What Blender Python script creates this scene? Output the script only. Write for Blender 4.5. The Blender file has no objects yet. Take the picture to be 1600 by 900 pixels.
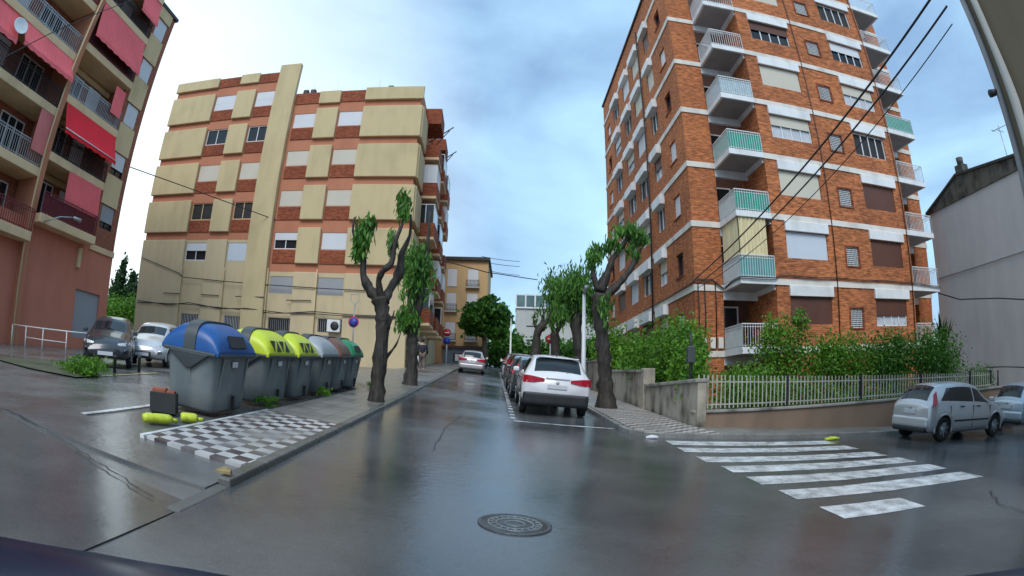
import bpy, bmesh, math, random
import numpy as np
from mathutils import Matrix, Vector

# ------------------------------------------------------------------ camera, sky, sun, exposure
sc = bpy.context.scene
C = sc.collection
CAMZ = 1.55
F0, K3, K5, PITCH, ROLL = 908.237, -0.14058, 0.055277, 0.175063, 0.025651
_cp, _sp, _cr, _sr = math.cos(PITCH), math.sin(PITCH), math.cos(ROLL), math.sin(ROLL)
_f = np.array([0, _cp, _sp]); _u = np.array([0, -_sp, _cp]); _r = np.array([1., 0, 0])
RM = np.array([_cr*_r + _sr*_u, -_sr*_r + _cr*_u, _f])
cam = bpy.data.cameras.new('camera'); camo = bpy.data.objects.new('camera', cam); C.objects.link(camo)
sc.camera = camo
cam.type = 'PANO'
CC = cam
try:
    cam.panorama_type = 'FISHEYE_LENS_POLYNOMIAL'
except Exception:
    CC = cam.cycles; CC.panorama_type = 'FISHEYE_LENS_POLYNOMIAL'
CC.fisheye_fov = math.pi
CC.fisheye_polynomial_k0 = 0.0
CC.fisheye_polynomial_k1 = -4.97634214e-02
CC.fisheye_polynomial_k2 = 3.32725063e-04
CC.fisheye_polynomial_k3 = -5.60427307e-05
CC.fisheye_polynomial_k4 = 1.47807681e-06
cam.sensor_width = 36; cam.sensor_fit = 'HORIZONTAL'
cam.clip_start = 0.05; cam.clip_end = 3000
R3 = Matrix([list(map(float, v)) for v in (RM[0], RM[1], -RM[2])]).transposed()
camo.matrix_world = Matrix.Translation((0, 0, CAMZ)) @ R3.to_4x4()

w = bpy.data.worlds.new('World'); sc.world = w; w.use_nodes = True
nt = w.node_tree; nt.nodes.clear()
SUN_EL, SUN_AZ = math.radians(46), math.radians(-172)     # azimuth from +Y towards +X
out = nt.nodes.new('ShaderNodeOutputWorld')
sky = nt.nodes.new('ShaderNodeTexSky'); sky.sky_type = 'NISHITA'; sky.sun_disc = False
sky.sun_elevation = SUN_EL; sky.sun_rotation = SUN_AZ; sky.dust_density = 2.0; sky.air_density = 1.2
b1 = nt.nodes.new('ShaderNodeBackground'); b1.inputs[1].default_value = 0.09
nt.links.new(sky.outputs[0], b1.inputs[0])
tc = nt.nodes.new('ShaderNodeTexCoord')
mp = nt.nodes.new('ShaderNodeMapping'); mp.inputs['Scale'].default_value = (1.0, 1.0, 1.9); mp.inputs['Location'].default_value = (3.1, .7, 0.2)
nt.links.new(tc.outputs['Generated'], mp.inputs[0])
n1 = nt.nodes.new('ShaderNodeTexNoise'); n1.inputs['Scale'].default_value = 2.1; n1.inputs['Detail'].default_value = 6; n1.inputs['Roughness'].default_value = .5
n1.inputs['Distortion'].default_value = .4
nt.links.new(mp.outputs[0], n1.inputs['Vector'])
rp = nt.nodes.new('ShaderNodeValToRGB'); e = rp.color_ramp.elements
e[0].position = .34; e[0].color = (.20, .335, .53, 1); e[1].position = .68; e[1].color = (.46, .74, .86, 1)
m_ = rp.color_ramp.elements.new(.5); m_.color = (.33, .53, .745, 1)
nt.links.new(n1.outputs[0], rp.inputs[0])
# brighter cloud towards the left of the street (where the covered sun is)
dp = nt.nodes.new('ShaderNodeVectorMath'); dp.operation = 'DOT_PRODUCT'
sd = Vector((-.80, .58, .16)).normalized(); dp.inputs[1].default_value = sd
nt.links.new(tc.outputs['Generated'], dp.inputs[0])
mr = nt.nodes.new('ShaderNodeMapRange'); mr.inputs[1].default_value = .62; mr.inputs[2].default_value = 1.0
mr.inputs[3].default_value = 0; mr.inputs[4].default_value = 1
nt.links.new(dp.outputs['Value'], mr.inputs[0])
mx = nt.nodes.new('ShaderNodeMixRGB'); mx.inputs[2].default_value = (.86, .95, .95, 1)
nt.links.new(mr.outputs[0], mx.inputs[0]); nt.links.new(rp.outputs[0], mx.inputs[1])
b2 = nt.nodes.new('ShaderNodeBackground'); b2.inputs[1].default_value = 0.86
nt.links.new(mx.outputs[0], b2.inputs[0])
ms = nt.nodes.new('ShaderNodeMixShader'); ms.inputs[0].default_value = .88
nt.links.new(b1.outputs[0], ms.inputs[1]); nt.links.new(b2.outputs[0], ms.inputs[2]); nt.links.new(ms.outputs[0], out.inputs[0])

sl = bpy.data.lights.new('sun', 'SUN'); sl.energy = 1.1; sl.angle = math.radians(30); sl.color = (1, .97, .92)
so = bpy.data.objects.new('sun', sl); C.objects.link(so)
sdir = Vector((math.sin(SUN_AZ)*math.cos(SUN_EL), math.cos(SUN_AZ)*math.cos(SUN_EL), math.sin(SUN_EL)))
so.rotation_euler = sdir.to_track_quat('Z', 'Y').to_euler()
sc.view_settings.view_transform = 'Standard'; sc.view_settings.look = 'None'
sc.view_settings.exposure = 0.84; sc.view_settings.gamma = 1.0; sc.view_settings.use_curve_mapping = False

random.seed(4); rng = np.random.default_rng(7)

# ------------------------------------------------------------------ helpers
def ray(u, v):
    """unit world direction of a pixel of the 1600x900 photograph"""
    dx, dy = u-800, 450-v; r = math.hypot(dx, dy); th = r/F0
    for _ in range(20):
        th -= (F0*(th + K3*th**3 + K5*th**5) - r)/(F0*(1 + 3*K3*th**2 + 5*K5*th**4))
    q = max(r, 1e-9)
    return np.array([math.sin(th)*dx/q, math.sin(th)*dy/q, math.cos(th)]) @ RM
def at(u, v, Y):
    """world point on that ray at the given y distance"""
    d = ray(u, v); t = Y/d[1]
    return Vector((d[0]*t, Y, d[2]*t + CAMZ))
def clampf(a, lo, hi): return lo if a < lo else hi if a > hi else a
XB0 = -5.6      # left of this line the ground no longer rises sideways
def G(x, y): return .061*clampf(y, -30, 80) - .075*clampf(x, XB0, 30)

class MB:
    def __init__(s): s.v = []; s.f = []; s.sm = []
    def add(s, vs, fs, smooth=False):
        o = len(s.v); s.v += [tuple(p) for p in vs]; s.f += [tuple(i+o for i in f) for f in fs]; s.sm += [smooth]*len(fs)
    def quad(s, a, b, c, d): s.add([a, b, c, d], [(0, 1, 2, 3)])
    def box(s, x0, x1, y0, y1, z0, z1):
        if x0 > x1: x0, x1 = x1, x0
        if y0 > y1: y0, y1 = y1, y0
        if z0 > z1: z0, z1 = z1, z0
        s.add([(x0,y0,z0),(x1,y0,z0),(x1,y1,z0),(x0,y1,z0),(x0,y0,z1),(x1,y0,z1),(x1,y1,z1),(x0,y1,z1)],
              [(0,3,2,1),(4,5,6,7),(0,1,5,4),(1,2,6,5),(2,3,7,6),(3,0,4,7)])
    def fbox(s, F, u0, u1, d0, d1, z0, z1):
        P = [F(u, d, z) for z in (z0, z1) for u, d in ((u0, d0), (u1, d0), (u1, d1), (u0, d1))]
        s.add(P, [(0,3,2,1),(4,5,6,7),(0,1,5,4),(1,2,6,5),(2,3,7,6),(3,0,4,7)])
    def bar(s, a, b, t, t2=None):
        """square bar from a to b"""
        a = Vector(a); b = Vector(b); d = (b-a).normalized(); t2 = t2 or t
        up = Vector((0, 0, 1)) if abs(d.z) < .9 else Vector((0, 1, 0))
        p = d.cross(up).normalized()*t/2; q = d.cross(p).normalized()*t2/2
        P = [c + i*p + j*q for c in (a, b) for i, j in ((-1, -1), (1, -1), (1, 1), (-1, 1))]
        s.add(P, [(0,3,2,1),(4,5,6,7),(0,1,5,4),(1,2,6,5),(2,3,7,6),(3,0,4,7)])
    def tube(s, pts, rad, n=8, jit=0, caps=True):
        pts = [Vector(p) for p in pts]; m = len(pts)
        if not hasattr(rad, '__len__'): rad = [rad]*m
        V = []; prev = None
        for i, p in enumerate(pts):
            d = (pts[min(i+1, m-1)] - pts[max(i-1, 0)]).normalized()
            ref = prev if prev is not None else (Vector((1, 0, 0)) if abs(d.x) < .9 else Vector((0, 1, 0)))
            a = (ref - d*ref.dot(d)).normalized(); b = d.cross(a); prev = a
            for k in range(n):
                t = 2*math.pi*k/n; r = rad[i]*(1 + (random.uniform(-jit, jit) if jit else 0))
                V.append(p + (a*math.cos(t) + b*math.sin(t))*r)
        Fc = [(i*n+k, i*n+(k+1) % n, (i+1)*n+(k+1) % n, (i+1)*n+k) for i in range(m-1) for k in range(n)]
        if caps: Fc += [tuple(reversed(range(n))), tuple((m-1)*n+k for k in range(n))]
        s.add(V, Fc, True)
    def cyl(s, a, b, r, n=16, r2=None): s.tube([a, b], [r, r if r2 is None else r2], n)
    def prism(s, poly, zlo, zhi):
        n = len(poly); V = [(x, y, zlo(x, y) if callable(zlo) else zlo) for x, y in poly] + [(x, y, zhi(x, y) if callable(zhi) else zhi) for x, y in poly]
        s.add(V, [tuple(reversed(range(n))), tuple(range(n, 2*n))] + [(i, (i+1) % n, n+(i+1) % n, n+i) for i in range(n)])
    def lathe(s, prof, axis_o, axis, n=24):
        """prof: (radius, height along axis)"""
        o = Vector(axis_o); d = Vector(axis).normalized(); a = d.orthogonal().normalized(); b = d.cross(a); V = []
        for r, h in prof:
            for k in range(n):
                t = 2*math.pi*k/n; V.append(o + d*h + (a*math.cos(t)+b*math.sin(t))*r)
        m = len(prof)
        s.add(V, [(i*n+k, i*n+(k+1) % n, (i+1)*n+(k+1) % n, (i+1)*n+k) for i in range(m-1) for k in range(n)] + [tuple(range(n)), tuple((m-1)*n+k for k in range(n))], True)
    def build(s, name, mat, parent=None, bevel=0, seg=2, loc=None):
        me = bpy.data.meshes.new(name); me.from_pydata(s.v, [], s.f)
        if any(s.sm): me.polygons.foreach_set('use_smooth', s.sm)
        bm = bmesh.new(); bm.from_mesh(me); bmesh.ops.recalc_face_normals(bm, faces=bm.faces); bm.to_mesh(me); bm.free()
        me.update()
        if mat: me.materials.append(mat)
        o = bpy.data.objects.new(name, me); C.objects.link(o)
        if parent: o.parent = parent
        if loc: o.location = loc
        if bevel:
            md = o.modifiers.new('bevel', 'BEVEL'); md.width = bevel; md.segments = seg; md.limit_method = 'ANGLE'; md.angle_limit = math.radians(35)
        return o
def tag(o, label=None, cat=None, group=None, kind=None):
    if label: o['label'] = label
    if cat: o['category'] = cat
    if group: o['group'] = group
    if kind: o['kind'] = kind
    return o
def thing(name, label, cat, loc=(0, 0, 0), rz=0, group=None):
    o = bpy.data.objects.new(name, None); C.objects.link(o); o.location = loc; o.rotation_euler = (0, 0, rz)
    o.empty_display_size = .3
    return tag(o, label, cat, group)
def copy_tree(o, parent=None):
    c = o.copy(); C.objects.link(c)
    if parent: c.parent = parent
    for ch in list(o.children): copy_tree(ch, c)
    return c
def on_slope(o, x, y, heading, dz=0):
    """stand a thing on the sloping ground, its +Y turned by heading (anticlockwise)"""
    NRM = Vector((0 if x < XB0 else .075, -.061, 1)).normalized()
    fw = Vector((-math.sin(heading), math.cos(heading), 0)); r = fw.cross(NRM).normalized(); f = NRM.cross(r)
    M = Matrix((r, f, NRM)).transposed().to_4x4(); M.translation = (x, y, G(x, y)+dz)
    o.matrix_world = M

# ------------------------------------------------------------------ materials
def mat(name, col, rough=.6, var=.12, scale=3.0, metal=0, bump=0, bscale=40, spec=.5, col2=None, detail=5, emit=None, stretch=(1, 1, 1)):
    m = bpy.data.materials.new(name); m.use_nodes = True; t = m.node_tree; N = t.nodes; L = t.links
    p = N['Principled BSDF']; p.inputs['Roughness'].default_value = rough; p.inputs['Metallic'].default_value = metal
    p.inputs['Specular IOR Level'].default_value = spec
    co = N.new('ShaderNodeTexCoord'); mp = N.new('ShaderNodeMapping'); mp.inputs['Scale'].default_value = stretch; L.new(co.outputs['Object'], mp.inputs[0])
    nz = N.new('ShaderNodeTexNoise'); nz.inputs['Scale'].default_value = scale; nz.inputs['Detail'].default_value = detail; L.new(mp.outputs[0], nz.inputs['Vector'])
    r = N.new('ShaderNodeValToRGB'); r.color_ramp.elements[0].position = .3; r.color_ramp.elements[1].position = .72
    c2 = col2 or tuple(min(1, c*(1+var)) for c in col); c1 = col if col2 else tuple(c*(1-var) for c in col)
    r.color_ramp.elements[0].color = (*c1, 1); r.color_ramp.elements[1].color = (*c2, 1)
    L.new(nz.outputs[0], r.inputs[0]); L.new(r.outputs[0], p.inputs['Base Color'])
    if bump:
        n2 = N.new('ShaderNodeTexNoise'); n2.inputs['Scale'].default_value = bscale; n2.inputs['Detail'].default_value = 4; L.new(mp.outputs[0], n2.inputs['Vector'])
        bp = N.new('ShaderNodeBump'); bp.inputs['Strength'].default_value = bump; bp.inputs['Distance'].default_value = .05 if 'bark' in name else .02; L.new(n2.outputs[0], bp.inputs['Height']); L.new(bp.outputs[0], p.inputs['Normal'])
    return m
def stripes(m, axis='Z', scale=20, depth=.5, darken=.75):
    """fine slats across a material (bump and thin gaps)"""
    t = m.node_tree; N = t.nodes; L = t.links; p = N['Principled BSDF']
    co = N.new('ShaderNodeTexCoord'); wv = N.new('ShaderNodeTexWave'); wv.bands_direction = axis; wv.inputs['Scale'].default_value = scale; wv.wave_profile = 'SAW'
    L.new(co.outputs['Object'], wv.inputs['Vector'])
    rp = N.new('ShaderNodeValToRGB'); rp.color_ramp.elements[0].color = (darken,)*3+(1,); rp.color_ramp.elements[1].position = .35; rp.color_ramp.elements[1].color = (1, 1, 1, 1)
    L.new(wv.outputs[0], rp.inputs[0])
    mu = N.new('ShaderNodeMixRGB'); mu.blend_type = 'MULTIPLY'; mu.inputs[0].default_value = 1
    src = p.inputs['Base Color'].links[0].from_socket; L.new(src, mu.inputs[1]); L.new(rp.outputs[0], mu.inputs[2]); L.new(mu.outputs[0], p.inputs['Base Color'])
    return m
def brick(name, c1, c2, mortar, bw=.30, bh=.085, rough=.85, dark=.5, varscale=.35):
    m = bpy.data.materials.new(name); m.use_nodes = True; t = m.node_tree; N = t.nodes; L = t.links; p = N['Principled BSDF']
    p.inputs['Roughness'].default_value = rough; p.inputs['Specular IOR Level'].default_value = .25
    co = N.new('ShaderNodeTexCoord'); sx = N.new('ShaderNodeSeparateXYZ'); L.new(co.outputs['Object'], sx.inputs[0])
    ad = N.new('ShaderNodeMath'); ad.operation = 'ADD'; L.new(sx.outputs[0], ad.inputs[0]); L.new(sx.outputs[1], ad.inputs[1])
    cb = N.new('ShaderNodeCombineXYZ'); L.new(ad.outputs[0], cb.inputs[0]); L.new(sx.outputs[2], cb.inputs[1])
    bt = N.new('ShaderNodeTexBrick'); bt.inputs['Color1'].default_value = (*c1, 1); bt.inputs['Color2'].default_value = (*c2, 1); bt.inputs['Mortar'].default_value = (*mortar, 1)
    bt.inputs['Scale'].default_value = 1; bt.inputs['Brick Width'].default_value = bw; bt.inputs['Row Height'].default_value = bh; bt.inputs['Mortar Size'].default_value = .012; bt.inputs['Bias'].default_value = -.1
    L.new(cb.outputs[0], bt.inputs['Vector'])
    nz = N.new('ShaderNodeTexNoise'); nz.inputs['Scale'].default_value = 1.0; nz.inputs['Detail'].default_value = 8
    mp = N.new('ShaderNodeMapping'); mp.inputs['Scale'].default_value = (varscale*9, varscale*9, varscale*34); L.new(co.outputs['Object'], mp.inputs[0]); L.new(mp.outputs[0], nz.inputs['Vector'])
    rp = N.new('ShaderNodeValToRGB'); rp.color_ramp.elements[0].position = .36; rp.color_ramp.elements[0].color = (dark, dark, dark, 1); rp.color_ramp.elements[1].position = .66; rp.color_ramp.elements[1].color = (1.25, 1.2, 1.15, 1)
    L.new(nz.outputs[0], rp.inputs[0])
    mu = N.new('ShaderNodeMixRGB'); mu.blend_type = 'MULTIPLY'; mu.inputs[0].default_value = .9; L.new(bt.outputs[0], mu.inputs[1]); L.new(rp.outputs[0], mu.inputs[2])
    n3 = N.new('ShaderNodeTexNoise'); n3.inputs['Scale'].default_value = .25; L.new(co.outputs['Object'], n3.inputs['Vector'])
    r3 = N.new('ShaderNodeValToRGB'); r3.color_ramp.elements[0].position = .35; r3.color_ramp.elements[0].color = (.8, .8, .82, 1); r3.color_ramp.elements[1].position = .65; r3.color_ramp.elements[1].color = (1.1, 1.1, 1.05, 1)
    L.new(n3.outputs[0], r3.inputs[0])
    m2 = N.new('ShaderNodeMixRGB'); m2.blend_type = 'MULTIPLY'; m2.inputs[0].default_value = 1; L.new(mu.outputs[0], m2.inputs[1]); L.new(r3.outputs[0], m2.inputs[2])
    L.new(m2.outputs[0], p.inputs['Base Color'])
    bp = N.new('ShaderNodeBump'); bp.inputs['Strength'].default_value = .5; bp.inputs['Distance'].default_value = .02; L.new(bt.outputs['Fac'], bp.inputs['Height']); bp.invert = True; L.new(bp.outputs[0], p.inputs['Normal'])
    return m
def stained(name, col, stain, rough=.8, s=.5, amt=.55):
    """render with vertical rain streaks and blotches of dirt"""
    m = bpy.data.materials.new(name); m.use_nodes = True; t = m.node_tree; N = t.nodes; L = t.links; p = N['Principled BSDF']
    p.inputs['Roughness'].default_value = rough; p.inputs['Specular IOR Level'].default_value = .3
    co = N.new('ShaderNodeTexCoord'); mp = N.new('ShaderNodeMapping'); mp.inputs['Scale'].default_value = (1.2, 1.2, .25); L.new(co.outputs['Object'], mp.inputs[0])
    a = N.new('ShaderNodeTexNoise'); a.inputs['Scale'].default_value = 1.3; a.inputs['Detail'].default_value = 7; L.new(mp.outputs[0], a.inputs['Vector'])
    b = N.new('ShaderNodeTexNoise'); b.inputs['Scale'].default_value = s; b.inputs['Detail'].default_value = 8; L.new(co.outputs['Object'], b.inputs['Vector'])
    mu = N.new('ShaderNodeMath'); mu.operation = 'MULTIPLY'; L.new(a.outputs[0], mu.inputs[0]); L.new(b.outputs[0], mu.inputs[1])
    rp = N.new('ShaderNodeValToRGB'); rp.color_ramp.elements[0].position = .2; rp.color_ramp.elements[1].position = .42
    rp.color_ramp.elements[0].color = (0, 0, 0, 1); rp.color_ramp.elements[1].color = (amt, amt, amt, 1)
    L.new(mu.outputs[0], rp.inputs[0])
    mx = N.new('ShaderNodeMixRGB'); mx.inputs[1].default_value = (*col, 1); mx.inputs[2].default_value = (*stain, 1); L.new(rp.outputs[0], mx.inputs[0]); L.new(mx.outputs[0], p.inputs['Base Color'])
    c = N.new('ShaderNodeTexNoise'); c.inputs['Scale'].default_value = 30; L.new(co.outputs['Object'], c.inputs['Vector'])
    bp = N.new('ShaderNodeBump'); bp.inputs['Strength'].default_value = .15; bp.inputs['Distance'].default_value = .01; L.new(c.outputs[0], bp.inputs['Height']); L.new(bp.outputs[0], p.inputs['Normal'])
    return m
def wet(name, c1, c2, r1=.12, r2=.45, scale=.35, bump=.25, bscale=9, checker=None, tiles=None, spec=.5, cracks=False):
    """rain-wet ground: colour and gloss vary, ripples of water on top"""
    m = bpy.data.materials.new(name); m.use_nodes = True; t = m.node_tree; N = t.nodes; L = t.links; p = N['Principled BSDF']
    p.inputs['Specular IOR Level'].default_value = spec
    co = N.new('ShaderNodeTexCoord')
    a = N.new('ShaderNodeTexNoise'); a.inputs['Scale'].default_value = scale; a.inputs['Detail'].default_value = 7; a.inputs['Roughness'].default_value = .6; L.new(co.outputs['Object'], a.inputs['Vector'])
    rr = N.new('ShaderNodeMapRange'); rr.inputs[1].default_value = .35; rr.inputs[2].default_value = .65; rr.inputs[3].default_value = r1; rr.inputs[4].default_value = r2
    L.new(a.outputs[0], rr.inputs[0]); L.new(rr.outputs[0], p.inputs['Roughness'])
    g = N.new('ShaderNodeTexNoise'); g.inputs['Scale'].default_value = 60; g.inputs['Detail'].default_value = 3; L.new(co.outputs['Object'], g.inputs['Vector'])
    mixn = N.new('ShaderNodeMath'); mixn.operation = 'MULTIPLY_ADD'; mixn.inputs[1].default_value = .35; L.new(g.outputs[0], mixn.inputs[0]); L.new(a.outputs[0], mixn.inputs[2])
    rp = N.new('ShaderNodeValToRGB'); rp.color_ramp.elements[0].position = .48; rp.color_ramp.elements[1].position = .88; rp.color_ramp.elements[0].color = (*c1, 1); rp.color_ramp.elements[1].color = (*c2, 1)
    L.new(mixn.outputs[0], rp.inputs[0]); col = rp.outputs[0]
    if checker:
        ck = N.new('ShaderNodeTexChecker'); ck.inputs['Scale'].default_value = 1/checker[2]; ck.inputs[1].default_value = (*checker[0], 1); ck.inputs[2].default_value = (*checker[1], 1)
        sx = N.new('ShaderNodeSeparateXYZ'); cb = N.new('ShaderNodeCombineXYZ'); L.new(co.outputs['Object'], sx.inputs[0]); L.new(sx.outputs[0], cb.inputs[0]); L.new(sx.outputs[1], cb.inputs[1]); cb.inputs[2].default_value = .01
        L.new(cb.outputs[0], ck.inputs[0])
        wv = N.new('ShaderNodeTexNoise'); wv.inputs['Scale'].default_value = 1.1; wv.inputs['Detail'].default_value = 6; L.new(co.outputs['Object'], wv.inputs['Vector'])
        r2_ = N.new('ShaderNodeValToRGB'); r2_.color_ramp.elements[0].position = .3; r2_.color_ramp.elements[1].position = .6; L.new(wv.outputs[0], r2_.inputs[0])
        mk = N.new('ShaderNodeMixRGB'); mk.inputs[1].default_value = (*[(x+y)*.42 for x, y in zip(checker[0], checker[1])], 1); L.new(r2_.outputs[0], mk.inputs[0]); L.new(ck.outputs[0], mk.inputs[2]); col = mk.outputs[0]
    L.new(col, p.inputs['Base Color'])
    b = N.new('ShaderNodeTexNoise'); b.inputs['Scale'].default_value = bscale; b.inputs['Detail'].default_value = 5; L.new(co.outputs['Object'], b.inputs['Vector'])
    fg = N.new('ShaderNodeTexNoise'); fg.inputs['Scale'].default_value = 110; fg.inputs['Detail'].default_value = 2; L.new(co.outputs['Object'], fg.inputs['Vector'])
    ma = N.new('ShaderNodeMath'); ma.operation = 'MULTIPLY_ADD'; ma.inputs[1].default_value = .25; L.new(fg.outputs[0], ma.inputs[0]); L.new(b.outputs[0], ma.inputs[2])
    h = ma.outputs[0]
    if tiles:
        bt = N.new('ShaderNodeTexBrick'); bt.offset = 0; bt.inputs['Scale'].default_value = 1; bt.inputs['Brick Width'].default_value = tiles; bt.inputs['Row Height'].default_value = tiles; bt.inputs['Mortar Size'].default_value = .015
        bt.inputs['Color1'].default_value = (1, 1, 1, 1); bt.inputs['Color2'].default_value = (.82, .82, .82, 1); bt.inputs['Mortar'].default_value = (.5, .5, .5, 1)
        L.new(co.outputs['Object'], bt.inputs['Vector'])
        mu = N.new('ShaderNodeMixRGB'); mu.blend_type = 'MULTIPLY'; mu.inputs[0].default_value = .8; L.new(col, mu.inputs[1]); L.new(bt.outputs[0], mu.inputs[2]); L.new(mu.outputs[0], p.inputs['Base Color'])
    bp = N.new('ShaderNodeBump'); bp.inputs['Strength'].default_value = bump; bp.inputs['Distance'].default_value = .012; L.new(h, bp.inputs['Height']); L.new(bp.outputs[0], p.inputs['Normal'])
    return m
def paint(name, col, rough=.25, metal=.0, coat=.6):
    m = mat(name, col, rough, .04, 2, metal); p = m.node_tree.nodes['Principled BSDF']; p.inputs['Coat Weight'].default_value = coat; p.inputs['Coat Roughness'].default_value = .06
    return m
def leafmat(name, c1, c2, rough=.5):
    m = bpy.data.materials.new(name); m.use_nodes = True; t = m.node_tree; N = t.nodes; L = t.links; p = N['Principled BSDF']; p.inputs['Roughness'].default_value = rough
    p.inputs['Specular IOR Level'].default_value = .35
    at_ = N.new('ShaderNodeAttribute'); at_.attribute_name = 'tone'; r = N.new('ShaderNodeValToRGB'); r.color_ramp.elements[0].color = (*c1, 1); r.color_ramp.elements[1].color = (*c2, 1)
    L.new(at_.outputs['Fac'], r.inputs[0]); L.new(r.outputs[0], p.inputs['Base Color'])
    tr = N.new('ShaderNodeBsdfTranslucent'); L.new(r.outputs[0], tr.inputs[0]); mx = N.new('ShaderNodeMixShader'); mx.inputs[0].default_value = .3
    L.new(p.outputs[0], mx.inputs[1]); L.new(tr.outputs[0], mx.inputs[2]); L.new(mx.outputs[0], N['Material Output'].inputs[0])
    return m
def glassmat(name, col=(.02, .025, .03), rough=.05):
    m = mat(name, col, rough, .3, 1.2); return m

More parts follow.
